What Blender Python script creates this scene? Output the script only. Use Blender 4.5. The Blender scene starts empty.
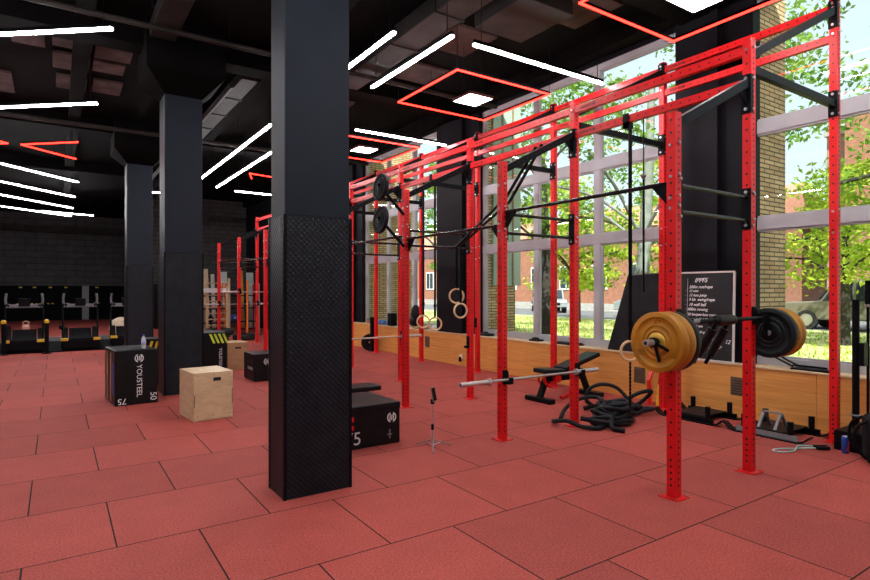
import bpy, math, random
from mathutils import Vector, Matrix, Euler
random.seed(7)
SC = bpy.context.scene
COL = SC.collection
V = Vector
pi = math.pi

# ------------------------------------------------------------------ helpers
class MB:
    """collects shapes and links them as ONE mesh object"""
    def __init__(s): s.v=[]; s.f=[]; s.m=[]; s.s=[]
    def add(s, vs, fs, m=0, smooth=False):
        b=len(s.v); s.v.extend([tuple(v) for v in vs])
        for f in fs:
            s.f.append([b+i for i in f]); s.m.append(m); s.s.append(smooth)
    def box(s, x0,x1,y0,y1,z0,z1, m=0, M=None):
        vs=[V((x,y,z)) for x in (x0,x1) for y in (y0,y1) for z in (z0,z1)]
        if M is not None: vs=[M@v for v in vs]
        s.add(vs,[(0,1,3,2),(4,6,7,5),(0,4,5,1),(2,3,7,6),(0,2,6,4),(1,5,7,3)],m); return s
    def cbox(s, c, d, m=0, M=None):
        return s.box(c[0]-d[0]/2,c[0]+d[0]/2,c[1]-d[1]/2,c[1]+d[1]/2,c[2]-d[2]/2,c[2]+d[2]/2,m,M)
    def beam(s, p0, p1, w, h, m=0, up=(0,0,1)):
        """rectangular bar between two points, h measured towards up"""
        p0=V(p0); p1=V(p1); d=(p1-p0); L=d.length; d.normalize()
        u=V(up)
        if abs(d.dot(u))>.99: u=V((0,1,0))
        side=d.cross(u).normalized(); u=side.cross(d).normalized()
        M=Matrix((side,d,u)).transposed().to_4x4(); M.translation=p0
        return s.box(-w/2,w/2,0,L,-h/2,h/2,m,M)
    def ring(s, c, a, b, r, n):
        return [c+a*(r*math.cos(2*pi*i/n))+b*(r*math.sin(2*pi*i/n)) for i in range(n)]
    def cyl(s, p0,p1,r0,r1=None,n=14,m=0,caps=True):
        p0=V(p0);p1=V(p1); r1=r0 if r1 is None else r1
        d=(p1-p0).normalized(); a=d.orthogonal().normalized(); b=d.cross(a)
        vs=s.ring(p0,a,b,r0,n)+s.ring(p1,a,b,r1,n)
        s.add(vs,[(i,(i+1)%n,n+(i+1)%n,n+i) for i in range(n)],m,True)
        if caps:
            s.add(vs[:n],[tuple(reversed(range(n)))],m); s.add(vs[n:],[tuple(range(n))],m)
        return s
    def tube(s, pts, r, n=8, m=0, closed=False, ridge=0, flat=None):
        pts=[V(p) for p in pts]; N=len(pts); vs=[]
        prev=None
        for i,p in enumerate(pts):
            if closed: t=pts[(i+1)%N]-pts[i-1]
            else: t=pts[min(i+1,N-1)]-pts[max(i-1,0)]
            if t.length<1e-9: t=V((0,0,1))
            t.normalize()
            a=(prev-t*prev.dot(t)) if prev is not None else t.orthogonal()
            if a.length<1e-6: a=t.orthogonal()
            a.normalize(); prev=a; b=t.cross(a)
            rr=r*(1+ridge*((i%2)*2-1)) if ridge else r
            vs+=s.ring(p,a,b,rr,n)
        fs=[]
        K=N if closed else N-1
        for i in range(K):
            j=(i+1)%N
            for k in range(n): fs.append((i*n+k,i*n+(k+1)%n,j*n+(k+1)%n,j*n+k))
        s.add(vs,fs,m,True)
        if not closed:
            s.add(vs[:n],[tuple(reversed(range(n)))],m); s.add(vs[-n:],[tuple(range(n))],m)
        return s
    def belt(s, pts, w, t, wdir, m=0):
        """flat strap along points, width along wdir"""
        pts=[V(p) for p in pts]; wd=V(wdir).normalized(); vs=[]
        for i,p in enumerate(pts):
            tg=(pts[min(i+1,len(pts)-1)]-pts[max(i-1,0)]).normalized()
            nn=tg.cross(wd); nn=nn.normalized() if nn.length>1e-6 else V((0,0,1))
            for a,b in ((-1,-1),(1,-1),(1,1),(-1,1)): vs.append(p+wd*(a*w/2)+nn*(b*t/2))
        fs=[]
        for i in range(len(pts)-1):
            for k in range(4): fs.append((i*4+k,i*4+(k+1)%4,i*4+4+(k+1)%4,i*4+4+k))
        fs.append((3,2,1,0)); e=len(vs)-4; fs.append((e,e+1,e+2,e+3))
        s.add(vs,fs,m); return s
    def lathe(s, prof, c, axis, n=40, m=0, smooth=False):
        """prof = [(radius, distance along axis)], closed outline"""
        c=V(c); d=V(axis).normalized(); a=d.orthogonal().normalized(); b=d.cross(a)
        vs=[]; 
        for r,h in prof: vs+=s.ring(c+d*h,a,b,max(r,1e-4),n)
        fs=[]
        P=len(prof)
        for i in range(P-1):
            for k in range(n): fs.append((i*n+k,i*n+(k+1)%n,(i+1)*n+(k+1)%n,(i+1)*n+k))
        s.add(vs,fs,m,True); return s
    def prism(s, poly, ex, m=0):
        """poly = 3D points of a flat outline, extruded by vector ex"""
        p=[V(q) for q in poly]; e=V(ex); n=len(p)
        s.add(p+[q+e for q in p],[tuple(reversed(range(n))),tuple(range(n,2*n))]+[(i,(i+1)%n,n+(i+1)%n,n+i) for i in range(n)],m); return s
    def disc(s, c, nrm, r, n=8, m=0):
        c=V(c); d=V(nrm).normalized(); a=d.orthogonal().normalized(); b=d.cross(a)
        s.add(s.ring(c,a,b,r,n),[tuple(range(n))],m); return s
    def sphere(s, c, r, n=16, m=0, sc=(1,1,1)):
        c=V(c); vs=[]; R=n//2
        for i in range(R+1):
            th=pi*i/R
            for k in range(n):
                ph=2*pi*k/n
                vs.append(c+V((r*sc[0]*math.sin(th)*math.cos(ph),r*sc[1]*math.sin(th)*math.sin(ph),r*sc[2]*math.cos(th))))
        fs=[(i*n+k,(i+1)*n+k,(i+1)*n+(k+1)%n,i*n+(k+1)%n) for i in range(R) for k in range(n)]
        s.add(vs,fs,m,True); return s
    def build(s, name, mats, parent=None, bevel=0, loc=None, seg=2):
        me=bpy.data.meshes.new(name); me.from_pydata(s.v,[],s.f)
        if not isinstance(mats,(list,tuple)): mats=[mats]
        for m in mats: me.materials.append(m)
        me.polygons.foreach_set('material_index',s.m); me.polygons.foreach_set('use_smooth',s.s)
        me.validate(); me.update()
        o=bpy.data.objects.new(name,me); COL.objects.link(o)
        if loc is not None: o.location=loc
        if parent is not None: o.parent=parent
        if bevel:
            b=o.modifiers.new('bevel','BEVEL'); b.width=bevel; b.segments=seg; b.limit_method='ANGLE'; b.angle_limit=.7
        return o

def tag(o,label=None,cat=None,group=None,kind=None):
    if label: o['label']=label
    if cat: o['category']=cat
    if group: o['group']=group
    if kind: o['kind']=kind
    return o
def thing(name,label,cat,loc=(0,0,0),rz=0,group=None,kind=None):
    o=bpy.data.objects.new(name,None); COL.objects.link(o); o.empty_display_size=.1
    o.location=loc; o.rotation_euler=(0,0,rz)
    return tag(o,label,cat,group,kind)
def dup(o,loc=None,rz=None,label=None,parent=None,group=None):
    c=o.copy(); COL.objects.link(c)
    if parent is not None: c.parent=parent
    for ch in list(o.children): dup(ch,parent=c)
    if loc is not None: c.location=loc
    if rz is not None: c.rotation_euler=(0,0,rz)
    if label: c['label']=label
    if group: c['group']=group
    return c

def text_mesh(name, body, size, M, mat, parent=None, depth=.001, align='CENTER'):
    cu=bpy.data.curves.new(name,'FONT'); cu.body=body; cu.size=size; cu.extrude=depth; cu.shear=.35 if name=='chalk_writing' else 0; cu.offset=.0012 if name=='chalk_writing' else 0; cu.align_x=align; cu.align_y='CENTER'
    t=bpy.data.objects.new(name,cu); COL.objects.link(t)
    bpy.context.view_layer.update()
    dg=bpy.context.evaluated_depsgraph_get()
    me=bpy.data.meshes.new_from_object(t.evaluated_get(dg))
    bpy.data.objects.remove(t); bpy.data.curves.remove(cu)
    me.transform(M); me.materials.clear(); me.materials.append(mat)
    o=bpy.data.objects.new(name,me); COL.objects.link(o)
    if parent is not None: o.parent=parent
    return o
def frame_M(origin, right, up):
    r=V(right).normalized(); u=V(up).normalized(); n=r.cross(u)
    M=Matrix((r,u,n)).transposed().to_4x4(); M.translation=V(origin); return M
def join(objs):
    """merge several freshly made meshes (same material, no parent transform) into the first"""
    mb=MB()
    for o in objs:
        for p in o.data.polygons: pass
        b=len(mb.v); mb.v+= [tuple(v.co) for v in o.data.vertices]
        for p in o.data.polygons: mb.f.append([b+i for i in p.vertices]); mb.m.append(0); mb.s.append(False)
    n=objs[0].name; mat=objs[0].data.materials[0]; par=objs[0].parent
    for o in objs: bpy.data.objects.remove(o)
    return mb.build(n,mat,par)
def crom(pts, k=8, closed=False):
    pts=[V(p) for p in pts]; out=[]; N=len(pts)
    R=range(N) if closed else range(N-1)
    for i in R:
        if closed: p0,p1,p2,p3=pts[i-1],pts[i],pts[(i+1)%N],pts[(i+2)%N]
        else: p0,p1,p2,p3=pts[max(i-1,0)],pts[i],pts[i+1],pts[min(i+2,N-1)]
        for j in range(k):
            t=j/k
            out.append(.5*((2*p1)+(p2-p0)*t+(2*p0-5*p1+4*p2-p3)*t*t+(3*p1-p0-3*p2+p3)*t**3))
    if not closed: out.append(pts[-1])
    return out

# ------------------------------------------------------------------ materials
def nt(name):
    m=bpy.data.materials.new(name); m.use_nodes=True; t=m.node_tree
    return m,t.nodes,t.links,t.nodes['Principled BSDF']
def ramp(N,L,src,stops):
    r=N.new('ShaderNodeValToRGB'); e=r.color_ramp.elements
    while len(e)<len(stops): e.new(.5)
    for k,(p,c) in enumerate(stops): e[k].position=p; e[k].color=(*c,1)
    L.new(src,r.inputs[0]); return r
def coords(N,L,scale=(1,1,1),kind='Object'):
    tc=N.new('ShaderNodeTexCoord'); mp=N.new('ShaderNodeMapping'); mp.inputs['Scale'].default_value=scale
    L.new(tc.outputs[kind],mp.inputs[0]); return mp.outputs[0]
def mat(name,c,rough=.5,metal=0,var=.15,nscale=8,bump=0,bscale=60,spec=.5,coat=0,stretch=(1,1,1)):
    m,N,L,P=nt(name)
    co=coords(N,L,stretch); n=N.new('ShaderNodeTexNoise'); n.inputs['Scale'].default_value=nscale; n.inputs['Detail'].default_value=4
    L.new(co,n.inputs['Vector'])
    lo=tuple(x*(1-var) for x in c); hi=tuple(min(1,x*(1+var)) for x in c)
    r=ramp(N,L,n.outputs['Fac'],[(.3,lo),(.7,hi)]); L.new(r.outputs[0],P.inputs['Base Color'])
    P.inputs['Roughness'].default_value=rough; P.inputs['Metallic'].default_value=metal
    P.inputs['Specular IOR Level'].default_value=spec; P.inputs['Coat Weight'].default_value=coat
    if bump:
        n2=N.new('ShaderNodeTexNoise'); n2.inputs['Scale'].default_value=bscale; n2.inputs['Detail'].default_value=3; L.new(co,n2.inputs['Vector'])
        b=N.new('ShaderNodeBump'); b.inputs['Strength'].default_value=bump; b.inputs['Distance'].default_value=.01
        L.new(n2.outputs['Fac'],b.inputs['Height']); L.new(b.outputs[0],P.inputs['Normal'])
    return m
def emit(name,c,s):
    m,N,L,P=nt(name); P.inputs['Base Color'].default_value=(*[min(1,x) for x in c],1)
    P.inputs['Emission Color'].default_value=(*c,1); P.inputs['Emission Strength'].default_value=s
    return m
def math_n(N,L,op,a,b=None):
    n=N.new('ShaderNodeMath'); n.operation=op
    for i,x in enumerate((a,b)):
        if x is None: continue
        if isinstance(x,(int,float)): n.inputs[i].default_value=x
        else: L.new(x,n.inputs[i])
    return n.outputs[0]

RED=mat('red_powder_coat',(.68,.008,.011),.36,0,.10,5,.05,120,.35,.0)
HOLE=mat('dark_hole',(.012,.008,.008),.8)
BLK=mat('black_steel',(.005,.0055,.007),.38,.0,.2,10,.05,150,spec=.08)
BLKG=mat('black_gloss_paint',(.007,.0075,.009),.25,0,.2,10,spec=.4)
MATTE=mat('matte_black_rubber',(.007,.007,.008),.9,0,.25,14,spec=.05)
CHROME=mat('chrome_steel',(.60,.57,.55),.38,.75,.1,20)
STEEL=mat('bare_steel_bolt',(.55,.54,.52),.35,1,.1,20)
RUB=mat('black_rubber',(.007,.007,.0085),.5,0,.25,14,.15,90,spec=.15)
GOLD=mat('ochre_bumper_rubber',(.43,.175,.011),.45,0,.2,6,.06,90,spec=.3)
GOLDM=mat('gold_hub',(.75,.43,.07),.3,.6,.1,10)
TEAL=mat('black_green_rubber',(.008,.013,.0145),.45,0,.2,9,.06,90,spec=.2)
VINYL=mat('black_vinyl',(.006,.006,.0075),.42,0,.25,6,.1,60,spec=.2)
WHITE=mat('white_print',(.75,.75,.74),.6,0,.08,30)
CHALK=mat('chalk',(.85,.85,.83),.9,0,.25,80)
YEL=mat('yellow_plastic',(.85,.55,.03),.45)
LIME=mat('lime_print',(.62,.75,.06),.5)
ORG=mat('orange_paint',(.85,.2,.03),.4)
BLUE=mat('blue_strap',(.03,.12,.5),.5)
WOODR=mat('beech_ring',(.66,.44,.24),.4,0,.12,30,stretch=(1,1,4))
TANB=mat('tan_vinyl_ball',(.62,.46,.33),.5)
SALM=mat('salmon_foam',(.7,.38,.3),.6)
GREYP=mat('grey_plastic',(.2,.2,.21),.4)
PVC=mat('window_frame_pvc',(.41,.415,.435),.4,0,.06,4,spec=.25)
FOAMW=mat('white_paper',(.8,.8,.78),.7)
COLP=mat('column_black_paint',(.0068,.0105,.019),.55,0,.12,4,.06,40,spec=.2)
WALLP=mat('pilaster_black_paint',(.0065,.0065,.009),.55,0,.15,3,.05,30,spec=.12)
DUCT=mat('dark_painted_duct',(.017,.0135,.0125),.6,0,.45,2.5,spec=.15)
CEIL=mat('ceiling_black',(.0028,.0024,.0025),.85,0,.6,1.2,.3,12,spec=.05)
CEILP=mat('ceiling_panel_red_lit',(.055,.032,.029),.7,0,.45,3,spec=.1)  # red light on the ceiling boards is put into this colour
TUBEW=emit('white_led',(1,.98,1.0),100)
PANELW=emit('panel_led',(1,.99,.97),28)
LEDR=emit('red_led',(1,.016,.010),15)

# diamond tread plate: both face directions share u = x + y
def tread():
    m,N,L,P=nt('black_tread_plate'); tc=N.new('ShaderNodeTexCoord'); sp=N.new('ShaderNodeSeparateXYZ'); L.new(tc.outputs['Object'],sp.inputs[0])
    u=math_n(N,L,'ADD',sp.outputs[0],sp.outputs[1]); w=sp.outputs[2]; k=2*pi/.092
    a=math_n(N,L,'MULTIPLY',math_n(N,L,'ADD',u,w),k); b=math_n(N,L,'MULTIPLY',math_n(N,L,'SUBTRACT',u,w),k)
    sa=math_n(N,L,'SINE',a); sb=math_n(N,L,'SINE',b)
    h=math_n(N,L,'ABSOLUTE',math_n(N,L,'MULTIPLY',sa,sb)); h=math_n(N,L,'POWER',h,.6)
    bp=N.new('ShaderNodeBump'); bp.inputs['Strength'].default_value=.45; bp.inputs['Distance'].default_value=.01
    L.new(h,bp.inputs['Height']); L.new(bp.outputs[0],P.inputs['Normal'])
    n=N.new('ShaderNodeTexNoise'); n.inputs['Scale'].default_value=7; L.new(tc.outputs['Object'],n.inputs['Vector'])
    r=ramp(N,L,n.outputs['Fac'],[(.3,(.006,.0075,.011)),(.75,(.0115,.014,.019))]); L.new(r.outputs[0],P.inputs['Base Color'])
    P.inputs['Roughness'].default_value=.42; P.inputs['Specular IOR Level'].default_value=.18
    return m
TREAD=tread()

def brickmat(name,c1,c2,mortar,bw,bh,ms,plane='YZ',bump=.4,rough=.8,off=.5,noise=.3,shift=(0,0)):
    m,N,L,P=nt(name); tc=N.new('ShaderNodeTexCoord'); sp=N.new('ShaderNodeSeparateXYZ'); L.new(tc.outputs['Object'],sp.inputs[0])
    cb=N.new('ShaderNodeCombineXYZ')
    if plane=='YZ': a,b=math_n(N,L,'ADD',sp.outputs[0],sp.outputs[1]),sp.outputs[2]
    elif plane=='XZ': a,b=sp.outputs[0],sp.outputs[2]
    else: a,b=sp.outputs[0],sp.outputs[1]
    L.new(math_n(N,L,'SUBTRACT',a,shift[0]),cb.inputs[0]); L.new(math_n(N,L,'SUBTRACT',b,shift[1]),cb.inputs[1])
    br=N.new('ShaderNodeTexBrick'); L.new(cb.outputs[0],br.inputs['Vector'])
    br.inputs['Scale'].default_value=1; br.inputs['Brick Width'].default_value=bw; br.inputs['Row Height'].default_value=bh
    br.inputs['Mortar Size'].default_value=ms; br.inputs['Mortar Smooth'].default_value=.15; br.inputs['Bias'].default_value=0
    br.offset=off; br.offset_frequency=2
    br.inputs['Color1'].default_value=(*c1,1); br.inputs['Color2'].default_value=(*c2,1); br.inputs['Mortar'].default_value=(*mortar,1)
    n=N.new('ShaderNodeTexNoise'); n.inputs['Scale'].default_value=3.5; n.inputs['Detail'].default_value=6; L.new(tc.outputs['Object'],n.inputs['Vector'])
    mx=N.new('ShaderNodeMix'); mx.data_type='RGBA'; mx.blend_type='MULTIPLY'; mx.inputs[0].default_value=1
    r=ramp(N,L,n.outputs['Fac'],[(.25,(1-noise,)*3),(.75,(1,)*3)])
    L.new(br.outputs['Color'],mx.inputs[6]); L.new(r.outputs[0],mx.inputs[7]); L.new(mx.outputs[2],P.inputs['Base Color'])
    bp=N.new('ShaderNodeBump'); bp.inputs['Strength'].default_value=bump; bp.inputs['Distance'].default_value=.01; bp.invert=True
    L.new(br.outputs['Fac'],bp.inputs['Height']); L.new(bp.outputs[0],P.inputs['Normal'])
    P.inputs['Roughness'].default_value=rough
    return m
BRICKY=brickmat('yellow_brick',(.90,.62,.36),(.66,.41,.21),(.14,.105,.08),.27,.062,.0095,'YZ',.5)
BRICKR=brickmat('red_brick',(.40,.15,.09),(.32,.115,.07),(.34,.2,.14),.26,.08,.012,'YZ',.3)
BRICKO=brickmat('old_tan_brick',(.42,.28,.18),(.34,.22,.14),(.3,.22,.17),.3,.1,.012,'YZ',.3)
BLOCK=brickmat('black_painted_block',(.085,.085,.088),(.070,.070,.073),(.036,.036,.036),.9,.34,.022,'XZ',.6,.8,noise=.4)

def floormat():
    m=brickmat('red_rubber_tile',(.425,.078,.062),(.34,.065,.053),(.015,.005,.004),.99,.93,.0055,'XY',.35,.75,noise=.14,shift=(.325,3.22))
    N,L=m.node_tree.nodes,m.node_tree.links; P=N['Principled BSDF']
    tc=N.new('ShaderNodeTexCoord'); n=N.new('ShaderNodeTexNoise'); n.inputs['Scale'].default_value=75; n.inputs['Detail'].default_value=6; n.inputs['Roughness'].default_value=.75
    L.new(tc.outputs['Object'],n.inputs['Vector'])
    old=P.inputs['Base Color'].links[0].from_socket
    r=ramp(N,L,n.outputs['Fac'],[(.30,(.42,.40,.40)),(.5,(1,1,1)),(.70,(1.5,1.8,1.85))])
    mx=N.new('ShaderNodeMix'); mx.data_type='RGBA'; mx.blend_type='MULTIPLY'; mx.inputs[0].default_value=1
    L.new(old,mx.inputs[6]); L.new(r.outputs[0],mx.inputs[7]); L.new(mx.outputs[2],P.inputs['Base Color'])
    P.inputs['Specular IOR Level'].default_value=.15
    return m
FLOOR=floormat()

def plymat(name,c1,c2,stretch=(6,.7,14),scale=2.2):
    m,N,L,P=nt(name); co=coords(N,L,stretch); n=N.new('ShaderNodeTexNoise'); n.inputs['Scale'].default_value=scale; n.inputs['Detail'].default_value=6; n.inputs['Distortion'].default_value=.6
    L.new(co,n.inputs['Vector']); r=ramp(N,L,n.outputs['Fac'],[(.28,c2),(.7,c1)]); L.new(r.outputs[0],P.inputs['Base Color'])
    P.inputs['Roughness'].default_value=.45
    return m
PLY=plymat('orange_plywood',(.76,.35,.092),(.56,.225,.05))
PLYB=plymat('pale_plywood',(.70,.52,.31),(.52,.36,.20),(3,3,9),1.5)
PLYD=plymat('warm_plywood',(.50,.30,.16),(.38,.21,.10),(3,3,9),1.5)

def glassmat():
    m,N,L,P=nt('window_glass'); out=N['Material Output']
    tr=N.new('ShaderNodeBsdfTransparent'); tr.inputs[0].default_value=(.93,.97,.95,1)
    gl=N.new('ShaderNodeBsdfGlossy'); gl.inputs['Roughness'].default_value=.02; gl.inputs[0].default_value=(1,1,1,1)
    g=N.new('ShaderNodeNewGeometry'); dt=N.new('ShaderNodeVectorMath'); dt.operation='DOT_PRODUCT'
    L.new(g.outputs['Incoming'],dt.inputs[0]); L.new(g.outputs['Normal'],dt.inputs[1])
    c5=math_n(N,L,'POWER',math_n(N,L,'SUBTRACT',1.0,math_n(N,L,'ABSOLUTE',dt.outputs['Value'])),5.0)
    fr=math_n(N,L,'ADD',math_n(N,L,'MULTIPLY',c5,.7),.025)
    mx=N.new('ShaderNodeMixShader'); L.new(fr,mx.inputs[0]); L.new(tr.outputs[0],mx.inputs[1]); L.new(gl.outputs[0],mx.inputs[2]); L.new(mx.outputs[0],out.inputs[0])
    N.remove(P); return m
GLASS=glassmat()
def leafmat(name,c1,c2,c3):
    m,N,L,P=nt(name); out=N['Material Output']; g=N.new('ShaderNodeNewGeometry'); n=N.new('ShaderNodeTexNoise'); n.inputs['Scale'].default_value=1.7; n.inputs['Detail'].default_value=5
    L.new(g.outputs['Position'],n.inputs['Vector'])
    r=ramp(N,L,n.outputs['Fac'],[(.32,c1),(.5,c2),(.68,c3)])
    d=N.new('ShaderNodeBsdfDiffuse'); t=N.new('ShaderNodeBsdfTranslucent'); mx=N.new('ShaderNodeMixShader'); mx.inputs[0].default_value=.45
    L.new(r.outputs[0],d.inputs[0]); L.new(r.outputs[0],t.inputs[0]); L.new(d.outputs[0],mx.inputs[1]); L.new(t.outputs[0],mx.inputs[2]); L.new(mx.outputs[0],out.inputs[0])
    N.remove(P); return m
LEAFY=leafmat('leaf_yellow_green',(.20,.36,.03),(.38,.50,.06),(.58,.62,.12))
LEAFG=leafmat('leaf_green',(.10,.24,.04),(.20,.36,.06),(.36,.50,.14))
BARK=mat('dark_bark',(.035,.03,.026),.9,0,.4,6,.6,25)
BARKP=mat('pale_bark',(.20,.22,.20),.85,0,.3,5,.4,25)
GRASS=mat('lawn_grass',(.50,.52,.20),.9,0,.45,1.3,.3,40)
ASPH=mat('grey_asphalt',(.16,.165,.18),.85,0,.15,3)
KERB=mat('pale_kerb',(.34,.33,.32),.8)
ROOF=mat('salmon_roof',(.50,.24,.17),.8)
PALEG=mat('pale_green_render',(.42,.52,.46),.7,0,.1,3)
CARS=mat('silver_car_paint',(.42,.45,.50),.3,.5,.05,4,spec=.6,coat=.6)
CARB=mat('beige_car_paint',(.20,.18,.14),.32,.3,.05,4,coat=.6)
CARG=mat('car_glass',(.03,.04,.05),.08)
TYRE=mat('tyre_rubber',(.02,.02,.02),.8)

# ------------------------------------------------------------------ setting
CZ=5.75                                    # ceiling
XW=7.65                                    # window plane
XL,YF,YB=-7.0,-6.0,37.0
def struct(name,mb,m,label,cat,bevel=0):
    return tag(mb.build(name,m,bevel=bevel),label,cat,kind='structure')
struct('floor',MB().box(XL-.2,7.9,YF-.2,YB+.2,-.12,0),FLOOR,'red rubber tile floor in a running pattern','floor')
cl=thing('ceiling','black painted concrete ceiling with boards and beams','ceiling',kind='structure')
MB().box(XL-.2,7.9,YF-.2,YB+.2,CZ,CZ+.2).build('slab',CEIL,cl)
for y in (-1.0,4.55,9.95,15.85,21.5):
    MB().box(XL,7.6,y-.22,y+.22,5.42,CZ).build('beam',CEIL,cl,.01)
for x,y0,y1,z in ((-2.2,-1,29,5.5),(0.35,-1,29,5.55),(3.25,-1,29,5.5),(7.38,-1,29,5.5)):
    MB().box(x-.12,x+.12,y0,y1,z,CZ).build('beam',CEIL,cl,.01)
random.seed(3)
for (x0,x1,y0,y1) in ((-.05,.5,10.6,11.3),(.55,1.1,10.65,11.5),(-.05,.5,11.6,12.4),(.55,1.05,11.65,12.2),(-.6,-.15,10.7,11.5),(.0,.5,12.8,13.6),(.6,1.1,12.7,13.5),
                      (-.6,.2,8.2,9.2),(5.1,5.9,7.0,7.9),(5.2,6.2,8.6,9.4),(4.6,5.4,11.2,12.2),(5.7,6.7,5.2,6.1),(-1.4,-.7,13.2,14.5)):
    MB().box(x0,x1,y0,y1,CZ-.05,CZ-.005).build('board',CEILP,cl,.004)
struct('wall_back',MB().box(XL-.2,7.9,YB,YB+.25,0,CZ),BLOCK,'black painted blockwork wall at the far end','wall')
BLOCKS=brickmat('black_painted_brick',(.095,.095,.092),(.075,.075,.073),(.035,.035,.033),.55,.20,.016,'XZ',.6,.8,noise=.4)
struct('wall_back_right',MB().box(3.4,7.9,27.0,27.3,0,CZ),BLOCKS,'black painted brick wall closing the corner behind the rig','wall')
struct('wall_left',MB().box(XL-.25,XL,YF,YB,0,CZ),WALLP,'black side wall of the gym out of view on the left','wall')
struct('wall_front',MB().box(XL,7.9,YF-.25,YF,0,CZ),WALLP,'black wall behind the camera','wall')
struct('baseboard_back',MB().box(XL,4.4,YB-.06,YB,0,1.88),MATTE,'dark gloss panelling along the lower far wall','panelling')
MB_=MB().box(1.2,1.52,YB-.14,YB-.06,0,1.88); struct('trim_1',MB_,GREYP,'grey flat post on the far dark panelling','trim')

# window wall ---------------------------------------------------------------
SILL=.69
struct('wall_right',MB().box(XW-.06,XW+.16,YF,YB,5.45,CZ),WALLP,'dark wall strip above the tall windows','wall')
struct('wall_right_end',MB().box(7.42,XW+.2,16.6,YB,0,CZ),WALLP,'black painted wall beyond the last window','wall')
struct('wall_right_start',MB().box(7.42,XW+.2,YF,-2.6,0,CZ),WALLP,'black wall before the first window behind the camera','wall')
def pilaster(n,y0,ym,y1,label):
    t=thing('pilaster',label,'pilaster',kind='structure')
    MB().box(7.40,XW+.03,ym,y1,SILL,5.45).build('front_face',WALLP,t)
    MB().box(7.50,XW+.03,y0,ym-.001,SILL,5.45).build('side_face',WALLP,t)
pilaster(1,3.80,4.22,4.84,'black pilaster behind the chalkboard')
pilaster(2,9.52,10.0,10.98,'black pilaster behind the wooden rings')
pilaster(3,15.05,15.5,16.6,'narrow black pilaster beside the front column')
pilaster(4,-2.6,-2.0,-1.6,'black pilaster outside the frame to the right')
tr=thing('trim_2','orange plywood bench apron below the windows','apron',kind='structure')
ap=MB()
for y0,y1 in ((-2.6,.55),(.554,3.0),(3.004,5.44),(5.444,7.88),(7.884,10.3),(10.304,12.74),(12.744,15.2),(15.204,16.6)):
    ap.box(7.35,7.372,y0,y1,0,SILL-.022)
ap.build('apron_board',PLY,tr,.001)
lg=MB()
for y0,y1 in ((-2.6,3.0),(3.003,7.88),(7.883,12.74),(12.743,16.6)): lg.box(7.335,XW+.03,y0,y1,SILL-.022,SILL)
lg.build('ledge',PLYB,tr,.002)
MB().box(7.40,XW+.2,-2.6,16.6,0,SILL-.03).build('core',WALLP,tr)

def window(n,y0,y1,divs,label):
    t=thing('window_%d'%n,label,'window',kind='structure')
    f=MB(); z0,z1=SILL,5.45
    zs=[(z0,z0+.10),(2.43,2.59),(3.68,3.85),(z1-.10,z1)]
    for a,b in zs: f.box(XW-.05,XW+.05,y0,y1,a,b)
    ys=[y0]+divs+[y1]
    for i,y in enumerate(ys):
        w=.06
        a,b=(y,y+.08) if i==0 else ((y-.08,y) if i==len(ys)-1 else (y-w,y+w))
        for (za,zb) in ((z0+.10,2.43),(2.59,3.68),(3.85,z1-.10)): f.box(XW-.045,XW+.045,a,b,za,zb)
    for i in range(len(ys)-1):                       # thin sash lines
        for (za,zb) in ((z0+.10,2.43),(2.59,3.68),(3.85,z1-.10)):
            a=ys[i]+(.08 if i==0 else .06); b=ys[i+1]-(.08 if i==len(ys)-2 else .06)
            for q in ((a,a+.025,za,zb),(b-.025,b,za,zb),(a+.025,b-.025,za,za+.025),(a+.025,b-.025,zb-.025,zb)):
                f.box(XW-.03,XW+.03,*q)
    f.build('frame',PVC,t,.004)
    for i in range(len(ys)-1):
        for (za,zb) in ((z0+.10,2.43),(2.59,3.68),(3.85,z1-.10)):
            a=ys[i]+.05; b=ys[i+1]-.05
            MB().box(XW-.004,XW+.004,a,b,za,zb).build('pane',GLASS,t)
window(1,-1.6,3.93,[.2,2.0],'tall window bay at the right edge with parked car beyond')
window(2,4.84,9.52,[6.43,7.90],'middle tall window bay showing the tree and red building')
window(3,10.98,15.05,[12.35,13.70],'far tall window bay showing yellow brick')

# columns -------------------------------------------------------------------
def column(x0,x1,y0,y1,label,cap=True):
    t=thing('column',label,'column',kind='structure')
    MB().box(x0,x1,y0,y1,2.24,CZ).build('shaft',COLP,t,.008)
    MB().box(x0-.012,x1+.012,y0-.012,y1+.012,0,2.24).build('cladding',TREAD,t,.004)
    c=MB()
    for x in (x0-.012,x1+.012):
        for y in (y0-.012,y1+.012): c.box(x-.004 if x<x1 else x-.022, x+.022 if x<x1 else x+.004, y-.004 if y<y1 else y-.022, y+.022 if y<y1 else y+.004,0,2.245)
    c.build('corner_trim',BLK,t)
    if cap:
        a=.29; cx,cy=(x0+x1)/2,(y0+y1)/2; m=MB()
        lo=[V((x,y,4.72)) for x,y in ((x0-.002,y0-.002),(x1+.002,y0-.002),(x1+.002,y1+.002),(x0-.002,y1+.002))]
        hi=[V((x,y,5.02)) for x,y in ((x0-a,y0-a),(x1+a,y0-a),(x1+a,y1+a),(x0-a,y1+a))]
        tp=[V((v.x,v.y,CZ)) for v in hi]
        m.add(lo+hi+tp,[(3,2,1,0)]+[(i,(i+1)%4,4+(i+1)%4,4+i) for i in range(4)]+[(4+i,4+(i+1)%4,8+(i+1)%4,8+i) for i in range(4)])
        m.build('capital',CEIL,t)
column(1.492,2.045,4.345,4.69,'nearest black square column with tread plate cladding',False)
column(1.41,1.965,9.69,10.22,'second black column behind the wooden box')
column(1.43,1.99,15.55,16.1,'third black column farthest back near the treadmills')

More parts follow.
